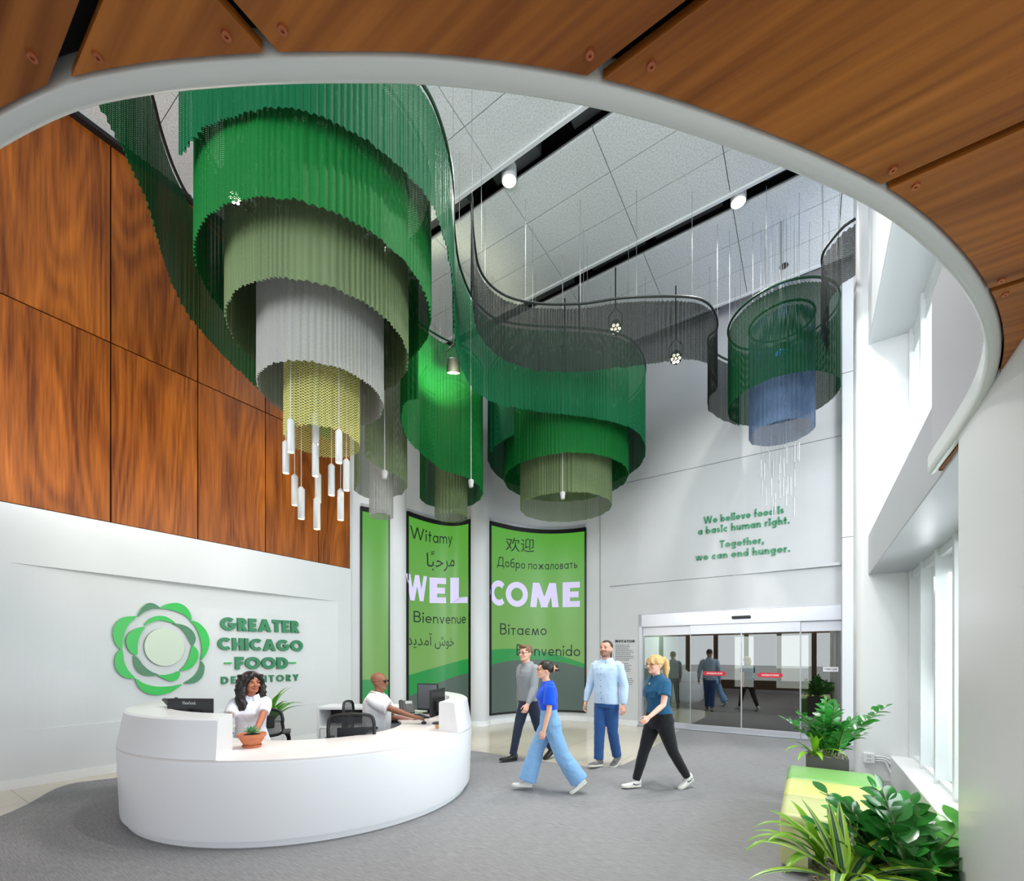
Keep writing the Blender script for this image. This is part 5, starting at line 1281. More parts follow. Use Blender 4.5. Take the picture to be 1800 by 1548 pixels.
strap_plant('striped yellow and green dracaena in the front of the near planter', b2, [(185, 24, 0.54, 55), (172, 40, 0.49, 50), (200, 12, 0.51, 45), (150, 56, 0.46, 35), (120, 68, 0.44, 20), (95, 80, 0.44, 12), (70, 58, 0.44, 35), (45, 45, 0.49, 45), (25, 32, 0.56, 55), (5, 22, 0.61, 55), (-15, 16, 0.64, 60), (-40, 28, 0.51, 80), (-70, 38, 0.44, 100), (-100, 48, 0.38, 110), (-130, 38, 0.41, 100), (215, 28, 0.44, 70), (240, 42, 0.38, 90), (60, 72, 0.41, 30), (20, 50, 0.49, 60), (-20, 42, 0.49, 70)], STRIPE, 10, .037)
# potted palm behind the woman
q = Vector((-3.30, 6.15, 0)); pp = thing('floor_pot', 'tall white pot behind the seated woman', 'plant pot', q)
b = MB(); b.lathe([(.0, 0), (.13, 0), (.17, .72), (.16, .72), (.14, .66), (0, .66)], (0, 0, 0), 32); b.build('pot', SOLID, pp, smooth=40)
strap_plant('bright green bushy plant seen behind the woman\'s shoulder', q + ZX * .66, [(0 + k * 29, 55 + (k * 37) % 35, .50 + (k % 4) * .05, 70 + (k * 13) % 60) for k in range(26)], mat('palm_green', (104, 176, 56), .4, nscale=3, namt=.2), 12, .030, 'palm')
# ---- outlet and cables on the column
q = PX(1527, 1331, 5.9); so_, to_ = st_of(q.x, q.y)
ot = thing('wall_outlet', 'white power outlet box low on the column by the windows', 'outlet', ST(so_, COL_T, q.z), math.atan2(-.55, .835))
b = MB(); b.box((0, -.02, 0), (.12, .04, .13)); b.build('box', SOLID, ot, bevel=.005)
b = MB()
for dz in (-.025, .025):
    for dx in (-.012, .012): b.box((dx, -.041, dz), (.006, .004, .018))
b.build('sockets', mat('socket_grey', (110, 112, 116), .5), ot)
for k in range(3):
    b = MB(); z = .03 - .03 * k
    b.tube(catmull([(.06, -.02, z), (.16, -.03, z), (.26 - .03 * k, -.05, z - .05 - .02 * k), (.32 - .035 * k, -.08, z - .20), (.34 - .035 * k, -.10, -q.z + .01)], 8), .010, 8); b.build('cable', SOLID, ot, smooth=180)
# ================================================================ PEOPLE
def remeshed(mb, name, material, parent, vox, it=3, wrinkle=0.0, seed=0, stretch=(1, 1, .5), freq=9.0, mats=None, paint=None):
    """union of overlapping closed shapes as one continuous skin"""
    me = mb.mesh('tmp'); o = bpy.data.objects.new('tmp', me); COL.objects.link(o)
    md = o.modifiers.new('r', 'REMESH'); md.mode = 'VOXEL'; md.voxel_size = vox; md.adaptivity = 0
    dg = bpy.context.evaluated_depsgraph_get(); ev = o.evaluated_get(dg); nm = bpy.data.meshes.new_from_object(ev)
    bpy.data.objects.remove(o); bpy.data.meshes.remove(me)
    bm = bmesh.new(); bm.from_mesh(nm)
    for _ in range(it): bmesh.ops.smooth_vert(bm, verts=bm.verts, factor=.5, use_axis_x=True, use_axis_y=True, use_axis_z=True)
    if wrinkle:
        bm.normal_update()
        for v in bm.verts:
            c = v.co; q = Vector((c.x * stretch[0], c.y * stretch[1], c.z * stretch[2])) * freq + Vector((seed * 3.1, 0, 0))
            v.co = c + v.normal * (wrinkle * (noise.noise(q) + .6 * noise.noise(q * 2.3)))
    bm.to_mesh(nm); bm.free(); nm.name = name
    for m in (mats or [material]): nm.materials.append(m)
    if paint:
        for p in nm.polygons: p.material_index = paint(p.center)
    nm.polygons.foreach_set('use_smooth', [True] * len(nm.polygons))
    o = bpy.data.objects.new(name, nm); COL.objects.link(o); o.parent = parent; TM[o.name] = TM[parent.name]
    return o
def ang(d): return math.radians(d)
def two_bone(S, T, a, b, pole):
    d = T - S; L = min(d.length, (a + b) * .999); u = d.normalized(); x = (a * a + L * L - b * b) / (2 * L); h = math.sqrt(max(0, a * a - x * x))
    p = Vector(pole); p = (p - u * p.dot(u)).normalized()
    return S + u * x + p * h, S + u * L
class Person:
    """local frame: +x forward, +y to the person's left, z up; root on the floor"""
    def __init__(s, label, root, heading, H, skin, female=False, build=1.0, name='person'):
        s.H = H; s.fem = female; s.bw = build; s.skin = skin
        s.t = thing(name, label, 'person', root, math.atan2(heading[1], heading[0]))
        s.k = H / 1.75
    def pose(s, legs, arms, lean=0, head=(0, 0), pelvis_z=None, twist=0):
        H = s.H; k = s.k; s.legs_ = legs
        hipw = .048 * H * (1.04 if s.fem else 1); shw = (.089 if s.fem else .101) * H * s.bw ** .5
        s.R = Matrix.Rotation(ang(twist), 3, 'Z') @ Matrix.Rotation(ang(lean), 3, 'Y')
        s.J = {}; mn = 0
        for sd, nm in ((1, 'l'), (-1, 'r')):
            f, kn, ab, ft = legs[nm]; h = Vector((0, sd * hipw, 0)); th, sh = .245 * H, .232 * H
            d1 = Vector((math.sin(ang(f)), sd * math.sin(ang(ab)), -math.cos(ang(f)))).normalized(); kp = h + d1 * th
            d2 = Vector((math.sin(ang(f - kn)), sd * math.sin(ang(ab)) * .4, -math.cos(ang(f - kn)))).normalized(); ap = kp + d2 * sh
            s.J[nm] = (h, kp, ap)
            Rf = Matrix.Rotation(ang(ft), 3, 'Y')       # + = toes down
            for x in (-.07 * k, .19 * k): mn = min(mn, (ap + Rf @ Vector((x, 0, -.075 * k))).z)
            s.J['f' + nm] = Rf
        s.pz = -mn if pelvis_z is None else pelvis_z
        O = Vector((0, 0, s.pz)); s.O = O
        for nm in 'lr': s.J[nm] = tuple(p + O for p in s.J[nm])
        s.T = lambda x, y, z: O + s.R @ Vector((x, y, z)) * 1.0
        s.sh = {}
        for sd, nm in ((1, 'l'), (-1, 'r')):
            S = s.T(-.004 * H, sd * shw, .280 * H); a, b = .172 * H, .150 * H; A = arms[nm]
            if len(A) == 2 and isinstance(A[0], Vector): E, Wp = two_bone(S, A[0], a, b, A[1])
            else:
                f, ab, el = A
                d1 = s.R @ Vector((math.sin(ang(f)) * math.cos(ang(ab)), sd * math.sin(ang(ab)), -math.cos(ang(f)) * math.cos(ang(ab)))); E = S + d1 * a
                d2 = s.R @ Vector((math.sin(ang(f + el)), sd * math.sin(ang(ab)) * .35, -math.cos(ang(f + el)))).normalized(); Wp = E + d2 * b
            s.sh[nm] = (S, E, Wp)
        s.HR = Matrix.Rotation(ang(head[0]), 3, 'Z') @ Matrix.Rotation(ang(head[1]), 3, 'Y') @ s.R.__class__.Identity(3)
        s.hh = .130 * H; s.hb = s.T(.014 * H, 0, .340 * H)  # chin level
        s.Hd = lambda x, y, z: s.hb + s.HR @ (Vector((x, y, z)) * s.hh)
    def torso(s, e=0.0, z0=-.05, z1=.33, hemw=0.0, belly=0.0):
        H = s.H; b = s.bw
        if s.fem: P = [(-.06, .078, .058, 0), (-.03, .098, .070, -.006), (0, .102, .072, -.008), (.05, .090, .060, -.002), (.11, .074, .052, .002), (.16, .078, .056, .006), (.21, .084, .068, .012), (.25, .086, .058, .006), (.28, .082, .044, 0), (.300, .055, .036, -.002), (.315, .034, .032, 0), (.33, .030, .030, .002)]
        else: P = [(-.06, .080, .060, 0), (-.03, .092, .066, -.004), (0, .094, .066, -.004), (.05, .088, .062, 0), (.11, .086, .060, .002), (.16, .091, .064, .004), (.21, .100, .070, .006), (.25, .104, .066, .004), (.28, .098, .052, 0), (.302, .062, .042, -.002), (.318, .038, .037, 0), (.335, .034, .034, .003)]
        P = [p for p in P if z0 - 1e-6 <= p[0] <= z1 + 1e-6]; rs = []
        for z, hw, dp, x in P:
            bl = belly * max(0, 1 - abs(z - .08) / .13) if belly else 0
            hw = hw * H * b ** .7 + e + (hemw if z <= z0 + .03 else 0); dp = dp * H * b + e + bl * H
            rs.append([s.T(x * H + bl * H * .5 + dp * math.copysign(abs(math.cos(a)) ** .86, math.cos(a)), hw * math.copysign(abs(math.sin(a)) ** .86, math.sin(a)), z * H) for a in [2 * PI * j / 28 for j in range(28)]])
        return rs
    def arm_r(s): return [.0265 * s.H * s.bw, .0250 * s.H * s.bw, .0215 * s.H, .0220 * s.H, .0155 * s.H] if not s.fem else [.0240 * s.H * s.bw, .0232 * s.H * s.bw, .0200 * s.H, .0200 * s.H, .0142 * s.H]
    def body(s, grip=None, paint=None, mats=None):
        H, k, mb = s.H, s.k, MB(); hh = s.hh
        mb.rings(s.torso(-.012))
        for nm, sd in (('l', 1), ('r', -1)):
            h, kp, ap = s.J[nm]
            mb.tube([h + ZX * .01, h.lerp(kp, .5), kp, kp.lerp(ap, .35), ap.lerp(kp, .06)], [.045 * H, .042 * H, .030 * H, .031 * H, .020 * H], 14, dome=True)
            S, E, Wp = s.sh[nm]; r = s.arm_r(); r[0] *= .78
            mb.ell(S - Vector((0, sd * .016 * H, .006 * H)), (.026 * H, .026 * H, .028 * H))
            mb.tube([S, S.lerp(E, .4), E, E.lerp(Wp, .3), Wp], r, 14, dome=True)
            s.hand(mb, nm, sd, (grip or {}).get(nm, 25))
        # neck, head
        nb = s.T(-.008 * H, 0, .285 * H); mb.tube([nb, s.Hd(.0, 0, .0), s.Hd(-.02, 0, .25)], [.036 * H if not s.fem else .031 * H, .032 * H if not s.fem else .027 * H, .032 * H if not s.fem else .027 * H], 16)
        HR = [(0.0, .34, .12, .13), (.04, .41, .02, .20), (.13, .42, -.10, .265), (.24, .405, -.23, .30), (.35, .41, -.33, .325), (.46, .40, -.42, .335), (.54, .405, -.45, .34), (.64, .42, -.47, .345), (.74, .40, -.46, .34), (.84, .33, -.40, .30), (.93, .19, -.28, .21), (.985, .05, -.14, .10)]
        mb.rings([[s.Hd((xf + xb) / 2 + (xf - xb) / 2 * math.cos(a), hw * math.copysign(abs(math.sin(a)) ** .9, math.sin(a)), z) for a in [2 * PI * j / 24 for j in range(24)]] for z, xf, xb, hw in HR])
        mb.tube([s.Hd(.37, 0, .56), s.Hd(.44, 0, .47), s.Hd(.505, 0, .385), s.Hd(.44, 0, .345)], [.045 * hh, .055 * hh, .075 * hh, .06 * hh], 10, dome=True)
        for sd in (1, -1):
            mb.ell(s.Hd(.43, sd * .07, .365), (.06 * hh, .055 * hh, .045 * hh)); mb.ell(s.Hd(.375, sd * .13, .565), (.07 * hh, .13 * hh, .045 * hh)); mb.ell(s.Hd(.33, sd * .19, .37), (.10 * hh, .10 * hh, .10 * hh))
            mb.ell(s.Hd(-.04, sd * .345, .44), (.085 * hh, .04 * hh, .13 * hh), rot=s.HR @ Matrix.Rotation(.25, 3, 'Y'))
        mb.ell(s.Hd(.40, 0, .235), (.055 * hh, .115 * hh, .032 * hh)); mb.ell(s.Hd(.395, 0, .185), (.055 * hh, .10 * hh, .035 * hh)); mb.ell(s.Hd(.375, 0, .07), (.08 * hh, .11 * hh, .07 * hh))
        s.b = remeshed(mb, 'body', s.skin, s.t, .0062 * k, 2, mats=mats, paint=paint); return s.b
    def hand(s, mb, nm, sd, curl):
        S, E, Wp = s.sh[nm]; k = s.k * (.92 if s.fem else 1.02); d = (Wp - E).normalized()
        if nm in getattr(s, 'palm', {}): d, pn = [Vector(q).normalized() for q in s.palm[nm]]
        else: pn = Vector((-.25, -sd, 0))              # palm looks at the thigh
        pn = (pn - d * pn.dot(d)).normalized(); sx = d.cross(pn).normalized() * (1 if d.cross(pn).dot(Vector((1, 0, 0))) >= 0 else -1)
        if nm in getattr(s, 'thumb', {}): q = Vector(s.thumb[nm]); sx = sx if sx.dot(q) >= 0 else -sx
        rs = []
        for t, w, h in ((-.015, .026, .020), (.01, .030, .019), (.045, .040, .017), (.08, .041, .014), (.092, .036, .010)):
            c = Wp + d * t * k; rs.append([c + sx * (w * k * math.cos(a)) + pn * (h * k * math.sin(a)) for a in [2 * PI * j / 14 for j in range(14)]])
        if (rs[0][1] - rs[0][0]).cross(d).dot(rs[0][0] - Wp) < 0: rs = [r[::-1] for r in rs]
        mb.rings(rs)
        for i, (o, L_) in enumerate(((.030, .068), (.0105, .078), (-.0095, .073), (-.029, .056))):
            p = Wp + d * (.082 * k) + sx * (o * k); dd = (d + sx * (o * 1.6)).normalized(); pts = [p - d * .012 * k, p]; a = 0
            for j, f in enumerate((.45, .32, .23)):
                a += ang(curl * (.8 + .35 * j) + i * 3); q = dd * math.cos(a) + pn * math.sin(a); p = p + q * (L_ * f * k); pts.append(p)
            mb.tube(pts, [.0088 * k, .0088 * k, .0082 * k, .0076 * k, .0066 * k], 8, dome=True)
        p = Wp + d * .022 * k + sx * .026 * k + pn * .008 * k
        t1 = (d * .75 + sx * .62 + pn * .35).normalized(); t2 = (d * .95 + sx * .15 + pn * .35).normalized()
        mb.tube([p - t1 * .012 * k, p + t1 * .034 * k, p + t1 * .034 * k + t2 * .03 * k, p + t1 * .034 * k + t2 * .052 * k], [.013 * k, .0108 * k, .0095 * k, .0078 * k], 8, dome=True)
    def face(s, hair_m, eye=(52, 36, 28), brow=True, lips=(176, 104, 98), smile=False, white=True):
        hh = s.hh; EM = mat('eye_%d' % eye[0], eye, .2); WM = mat('eye_white', (196, 190, 184), .35); LM = mat('lips_%d' % lips[0], lips, .45)
        for sd in (1, -1):
            b = MB(); b.ell(s.Hd(.368, sd * .15, .495), (.045 * hh, .066 * hh, .028 * hh), 12, 8, s.HR, 0); b.ell(s.Hd(.392, sd * .148, .495), (.030 * hh, .036 * hh, .034 * hh), 10, 8, s.HR, 1)
            b.build('eye', [WM, EM], s.t, smooth=180)
            if brow:
                b = MB(); b.tube([s.Hd(.43, sd * .06, .575), s.Hd(.435, sd * .14, .60), s.Hd(.37, sd * .235, .575)], [.018 * hh, .022 * hh, .010 * hh], 8, dome=True); b.build('eyebrow', hair_m, s.t, smooth=180)
        b = MB()
        if smile: b.tube([s.Hd(.36, -.15, .255), s.Hd(.425, -.08, .222), s.Hd(.45, 0, .212), s.Hd(.425, .08, .222), s.Hd(.36, .15, .255)], [.012 * hh, .036 * hh, .044 * hh, .036 * hh, .012 * hh], 8)
        else: b.tube([s.Hd(.38, -.12, .212), s.Hd(.435, -.05, .216), s.Hd(.45, 0, .213), s.Hd(.435, .05, .216), s.Hd(.38, .12, .212)], [.008 * hh, .022 * hh, .026 * hh, .022 * hh, .008 * hh], 8)
        o = b.build('mouth', LM, s.t, smooth=180)
        if smile: b = MB(); b.tube([s.Hd(.415, -.10, .238), s.Hd(.468, 0, .216), s.Hd(.415, .10, .238)], [.010 * hh, .028 * hh, .010 * hh], 8); b.build('teeth', WM, o, smooth=180)
    def glasses(s, m, dark=None):
        hh = s.hh; b = MB()
        for sd in (1, -1):
            c = [s.Hd(.46 - .05 * (abs(math.sin(a)) if False else 0) - .12 * max(0, (.155 + .105 * math.cos(a)) - .2), sd * (.155 + .105 * math.cos(a)), .485 + .075 * math.sin(a)) for a in [2 * PI * j / 20 for j in range(21)]]
            b.tube(c, .011 * hh, 6, False); b.tube([s.Hd(.44, sd * .26, .51), s.Hd(.2, sd * .365, .52), s.Hd(-.05, sd * .375, .51), s.Hd(-.12, sd * .37, .44)], .012 * hh, 6)
        b.tube([s.Hd(.465, -.05, .50), s.Hd(.48, 0, .515), s.Hd(.465, .05, .50)], .011 * hh, 6); g = b.build('glasses', m, s.t, smooth=180)
        if dark:
            b = MB()
            for sd in (1, -1): b.prism([s.Hd(.455, sd * (.155 + .10 * math.cos(a)), .485 + .07 * math.sin(a)) for a in [2 * PI * j / 16 for j in range(16)]], s.HR @ Vector((.015 * hh, 0, 0)))
            b.build('lens', dark, g, fixn=True)
    def hair_cap(s, mb, c=(-.055, 0, .655), r=(.475, .405, .405)): mb.ell(s.Hd(*c), tuple(q * s.hh for q in r), 20, 14, s.HR)
    def top(s, m, long=False, e=.016, z0=-.03, seed=1, sleeve=.55, name='shirt', belly=0.0, wr=.005, loose=.008, hemw=.008):
        H = s.H; mb = MB(); mb.rings(s.torso(e, z0, .318, hemw, belly)); r = s.arm_r()
        for nm, sd in (('l', 1), ('r', -1)):
            S, E, Wp = s.sh[nm]
            mb.ell(S - s.R @ Vector((0, sd * .010 * H, .003 * H)), (.029 * H + e * .8, .027 * H + e * .8, .029 * H + e * .7))
            if long: mb.tube([S, S.lerp(E, .5), E, E.lerp(Wp, .4), Wp.lerp(E, .04)], [r[0] + e + loose * .5, r[1] + e + loose, r[2] + e + loose, r[3] + e + loose * .4, r[4] + e * .7], 16)
            else: mb.tube([S, S.lerp(E, sleeve * .5), S.lerp(E, sleeve)], [r[0] + e, r[0] + e + loose, r[1] + e + loose * 1.6], 16)
        return remeshed(mb, name, m, s.t, .0085 * s.k, 2, wr, seed)
    def collar(s, m, r=.042, h=.03, open_=True):
        H = s.H; b = MB(); n = 20; rows = []
        a0 = ang(16) if open_ else 0
        for (q, z, x) in ((r - .001, .304, 0), (r - .002, .330, .004), (r + .001, .332, .004), (r + .010, .306, .003), (r + .013, .298, .004)):
            rows.append([s.T((x - .004) * H + q * H * (1.02 * math.cos(a)), q * H * 1.08 * math.sin(a), z * H - .012 * H * max(0, math.cos(a)) ** 2) for a in [a0 + (2 * PI - 2 * a0) * j / n for j in range(n + 1)]])
        b.quads_strip(rows); o = b.build('collar', m, s.t, smooth=180); md = o.modifiers.new('t', 'SOLIDIFY'); md.thickness = .003; return o
    def pants(s, m, rad, top_z=.03, seed=2, name='trousers', wr=.004, e=.012):
        """rad: radii at hip, mid thigh, knee, mid shin, hem (fractions of the height)"""
        H = s.H; mb = MB(); mb.rings(s.torso(e, -.06, top_z))
        for nm, sd in (('l', 1), ('r', -1)):
            h, kp, ap = s.J[nm]; hem = kp.lerp(ap, .97)
            hw0 = (.098 if s.fem else .092) * H * s.bw ** .7 + e; st = Vector((h.x - .003 * H, sd * min(abs(h.y), hw0 - rad[0] * H * .99), h.z - .004 * H))
            mb.tube([st, st.lerp(kp, .12), h.lerp(kp, .45), kp, kp.lerp(ap, .5), hem], [rad[0] * H * .97, rad[0] * H] + [q * H for q in rad[1:]], 18)
        return remeshed(mb, name, m, s.t, .0085 * s.k, 2, wr, seed, (1, 1, 1.0), 11)
    def shoes(s, m, sole, high=False, swoosh=None, lace=None, name='shoe'):
        k = s.k * (.94 if s.fem else 1.02)
        for nm, sd in (('l', 1), ('r', -1)):
            h, kp, ap = s.J[nm]; R = s.J['f' + nm] @ Matrix.Rotation(ang(sd * 6), 3, 'Z'); F = lambda x, y, z: ap + R @ (Vector((x, y, z)) * k)
            zt = .035 if high else .005
            P = [(-.075, .020, -.055, -.02), (-.068, .030, -.060, zt), (-.035, .036, -.060, zt + .005), (.0, .037, -.060, zt + .002), (.035, .038, -.060, -.004), (.075, .042, -.060, -.022), (.12, .046, -.060, -.032), (.165, .041, -.060, -.038), (.195, .027, -.058, -.044), (.203, .012, -.056, -.048)]
            rs = [[F(x, w * math.copysign(abs(math.cos(a)) ** .7, math.cos(a)), (z0 + z1) / 2 + (z1 - z0) / 2 * math.copysign(abs(math.sin(a)) ** .8, math.sin(a))) for a in [2 * PI * j / 18 for j in range(18)]] for x, w, z0, z1 in P]
            b = MB(); b.rings(rs); o = b.build(name, m, s.t, smooth=60, fixn=True)
            ol = [(-.078, 0), (-.07, .026), (-.03, .036), (.03, .038), (.08, .044), (.13, .049), (.17, .044), (.198, .030), (.212, 0)]
            ol = ol + [(x, -y) for x, y in ol[-2:0:-1]]
            b = MB(); b.prism([F(x, y, -.076) for x, y in ol], R @ Vector((0, 0, .024 * k))); b.build('sole', sole, o, fixn=True)
            if swoosh:
                for yy in (1, -1):
                    q = [(-.045, -.030), (-.01, -.046), (.03, -.044), (.085, -.024), (.03, -.036), (-.005, -.036), (-.022, -.026), (-.028, -.012)]
                    b = MB(); b.prism([F(-x + .03, yy * .0405, z) for x, z in q] if False else [F(.02 - x, yy * (.0385 + .006 * max(0, (.02 - x)) / .1), z) for x, z in q], R @ Vector((0, yy * .002, 0))); b.build('emblem', swoosh, o, fixn=True)
            if lace:
                b = MB()
                for j in range(4): x = .02 + j * .018; z = .002 - j * .0085; b.tube([F(x, -.02, z), F(x + .004, 0, z + .006), F(x, .02, z)], .003 * k, 6)
                b.build('laces', lace, o)
def skin(name, c): return mat('skin_' + name, c, .5, nscale=14, namt=.04)
WHITE_SHOE = mat('shoe_white', (232, 230, 226), .5); SOLE_W = mat('sole_white', (224, 222, 212), .6); SOLE_D = mat('sole_dark', (28, 28, 30), .6)
GOLD = mat('glasses_gold', (150, 116, 76), .3, metal=.7)
def fabm(name, c, rough=.9, sc=160, bump=.25): return mat('cloth_' + name, c, rough, nscale=sc, namt=.08, bump=bump, sheen=.2, spec=.2)
# ---- man in the grey polo, at the back
h = mat('hair_brown', (116, 86, 62), .6, nscale=60, namt=.3)
P = Person('man in a grey long sleeved polo and dark jeans walking, furthest left of the walkers', FL(929, 1336), (-.80, -.60), 1.83, skin('fair_a', (226, 172, 150)))
P.pose({'l': (-16, 22, 1, 24), 'r': (17, 3, 1, -8)}, {'l': (14, 8, 18), 'r': (-6, 10, 12)}, lean=2, head=(8, 2))
P.body(); P.face(h); P.glasses(mat('glasses_dark', (48, 40, 38), .3))
b = MB(); P.hair_cap(b, (-.06, 0, .66), (.46, .375, .385)); b.tube([P.Hd(.33, -.2, .90), P.Hd(.36, 0, .97), P.Hd(.30, .2, .92)], [.09 * P.hh, .12 * P.hh, .09 * P.hh], 10, dome=True); remeshed(b, 'hair', h, P.t, .007, 2, .004, 3, (1, 1, 1), 30)
CL = fabm('grey_polo', (142, 146, 152)); P.top(CL, True, .012, 0, 4); P.collar(CL)
P.pants(fabm('dark_jeans', (38, 48, 68)), (.056, .050, .040, .034, .032)); P.shoes(mat('boot_black', (30, 30, 32), .35), SOLE_D, high=True, name='boot')
b = MB()
for z in (.275, .255, .235): b.ell(P.T(.074 * P.H + (.012 if z < .27 else .0), .0, z * P.H), (.006, .006, .006), 8, 6)
b.build('buttons', BLACK, P.t)
# ---- woman in the blue sweater
h = mat('hair_black', (30, 24, 22), .4, nscale=60, namt=.3)
P = Person('woman in a bright blue short sleeved sweater and wide pale jeans striding', FL(966, 1392), (-.99, -.10), 1.575, skin('fair_b', (228, 176, 148)), True, 1.02)
P.pose({'l': (-20, 14, 2, 34), 'r': (23, 6, 2, -4)}, {'l': (8, 9, 10), 'r': (-4, 8, 14)}, lean=3, head=(-4, 0))
P.body(); P.face(h); P.glasses(GOLD)
b = MB(); P.hair_cap(b, (-.065, 0, .64), (.475, .385, .41)); b.ell(P.Hd(-.40, 0, .55), (.20 * P.hh, .19 * P.hh, .24 * P.hh))
rr = random.Random(4)
for k in range(14):
    a = rr.uniform(0, 6.3); r_ = rr.uniform(.10, .24); c = P.Hd(-.62, 0, .56); d = P.HR @ Vector((-.3 * rr.random(), math.cos(a), math.sin(a) + .2)) * (r_ * P.hh)
    b.tube([P.Hd(-.46, 0, .54), c + d * .6, c + d * 1.3 + P.HR @ Vector((-.10 * P.hh, 0, 0))], [.09 * P.hh, .075 * P.hh, .02 * P.hh], 8, dome=True)
hr_ = remeshed(b, 'hair', h, P.t, .006, 2, .003, 3, (1, 1, 1), 40)
b = MB()
for sd in (1, -1):
    b.tube([P.Hd(-.50, sd * .05, .76), P.Hd(-.52, sd * .20, .66), P.Hd(-.50, sd * .235, .52), P.Hd(-.44, sd * .20, .36)], [.03 * P.hh, .045 * P.hh, .045 * P.hh, .02 * P.hh], 8, dome=True)
    b.tube([P.Hd(-.52, sd * .215, .58), P.Hd(-.66, sd * .22, .55), P.Hd(-.70, sd * .16, .50)], [.035 * P.hh, .04 * P.hh, .02 * P.hh], 8, dome=True)
b.build('claw_clip', mat('clip_tortoise', (222, 168, 132), .3, nscale=30, namt=.2), P.t, smooth=180)
CL = fabm('blue_knit', (22, 84, 224), .95, 220, .35); P.top(CL, False, .020, .055, 5, sleeve=.78, name='sweater', loose=.012)
b = MB(); b.tube([P.T(-.002 * P.H + .037 * P.H * math.cos(a), .041 * P.H * math.sin(a), .318 * P.H - .008 * P.H * max(0, math.cos(a))) for a in [2 * PI * j / 24 for j in range(25)]], .009, 8, False); b.build('neckband', CL, P.t, smooth=180)
P.pants(fabm('pale_jeans', (128, 172, 216)), (.062, .060, .060, .066, .072), top_z=.11, wr=.006, name='jeans'); P.shoes(WHITE_SHOE, SOLE_W, lace=None)
# ---- man in the light blue shirt
h = mat('hair_dark', (54, 40, 34), .6, nscale=60, namt=.3)
P = Person('man in a light blue button-down shirt and blue jeans walking by the cream floor', FL(1066, 1347), (-.66, -.75), 1.85, skin('fair_c', (214, 158, 134)), False, 1.04)
P.pose({'l': (-6, 14, -2, 14), 'r': (9, 4, -2, -6)}, {'l': (-8, 13, 20), 'r': (2, 16, 14)}, lean=-1, head=(4, -6))
def beard(c):
    q = P.HR.inverted() @ (c - P.hb) / P.hh
    return 1 if -.06 < q.z < .33 and q.x > -.02 + .25 * max(0, q.z - .1) and not (q.z > .26 and abs(q.y) > .2 and q.x > .3) else 0
P.body(paint=beard, mats=[P.skin, mat('skin_stubble', (150, 108, 92), .6, nscale=60, namt=.15)]); P.face(h)
b = MB(); P.hair_cap(b, (-.06, 0, .665), (.452, .362, .36)); remeshed(b, 'hair', h, P.t, .007, 2)
CL = fabm('pale_blue', (186, 210, 236)); P.top(CL, True, .013, -.035, 6, wr=.007, loose=.008, hemw=.012, belly=.008); P.collar(CL)
b = MB()
for j in range(6): z = .25 - j * .047; b.ell(P.T((.082 + (.004 if .05 < z < .2 else 0)) * P.H * 1.0 + .012 - (0.012 if z < .05 else 0), 0, z * P.H), (.006, .007, .007), 8, 6)
b.build('buttons', mat('button_blue', (84, 100, 130), .4), P.t)
P.pants(fabm('blue_jeans', (44, 84, 140)), (.060, .052, .043, .040, .038), seed=7, name='jeans'); P.shoes(mat('shoe_grey', (112, 108, 112), .6), SOLE_W, lace=WHITE_SHOE)
# ---- woman in the teal shirt
h = mat('hair_blond', (204, 168, 112), .5, nscale=60, namt=.25)
P = Person('woman in a teal short sleeved shirt and black jeans with a blond ponytail', FL(1158, 1386), (-.94, -.34), 1.665, skin('fair_d', (234, 178, 156)), True, 1.10)
P.pose({'l': (-19, 14, 2, 22), 'r': (20, 2, 2, -2)}, {'l': (22, 12, 38), 'r': (-22, 12, 16)}, lean=2, head=(2, 3))
P.body(grip={'l': 18}); P.face(h, eye=(84, 104, 110)); P.glasses(GOLD)
b = MB(); P.hair_cap(b, (-.06, 0, .655), (.475, .395, .40)); b.tube([P.Hd(-.42, 0, .72), P.Hd(-.62, 0, .76), P.Hd(-.74, 0, .55), P.Hd(-.74, 0, .2), P.Hd(-.70, 0, -.12), P.Hd(-.78, .02, -.38)], [.10 * P.hh, .14 * P.hh, .19 * P.hh, .20 * P.hh, .14 * P.hh, .03 * P.hh], 12, dome=True)
b.tube([P.Hd(.36, -.12, .86), P.Hd(.42, -.2, .66), P.Hd(.30, -.33, .45)], [.06 * P.hh, .06 * P.hh, .03 * P.hh], 8, dome=True); b.tube([P.Hd(.36, .12, .86), P.Hd(.42, .2, .66), P.Hd(.30, .33, .45)], [.06 * P.hh, .06 * P.hh, .03 * P.hh], 8, dome=True)
remeshed(b, 'hair', h, P.t, .0065, 2, .006, 3, (1, 1, .4), 40)
b = MB(); b.tube([P.Hd(-.46, .0, .74) + P.HR @ (Vector((.03 * math.cos(a), .12 * math.sin(a), .12 * math.cos(a))) * P.hh) for a in [2 * PI * j / 16 for j in range(17)]], .02 * P.hh, 6, False); b.build('hair_tie', BLACK, P.t)
CL = fabm('teal', (30, 88, 124)); P.top(CL, False, .017, .02, 8, sleeve=.62, wr=.006, hemw=.012); P.collar(CL)
b = MB()
for sd in (1, -1): b.box(P.T(.078 * P.H + .012, sd * .042 * P.H, .195 * P.H), (.006, .055 * P.H, .055 * P.H), P.R @ Vector((1, sd * .25, 0)), P.R @ Vector((-sd * .25, 1, 0)), P.R @ ZX)
b.build('chest_pocket', CL, P.t, bevel=.002)
b = MB(); b.ell(P.T(.072 * P.H + .016, .012 * P.H, .268 * P.H), (.006, .018, .011)); b.build('badge', mat('badge_tan', (206, 186, 130), .4), P.t)
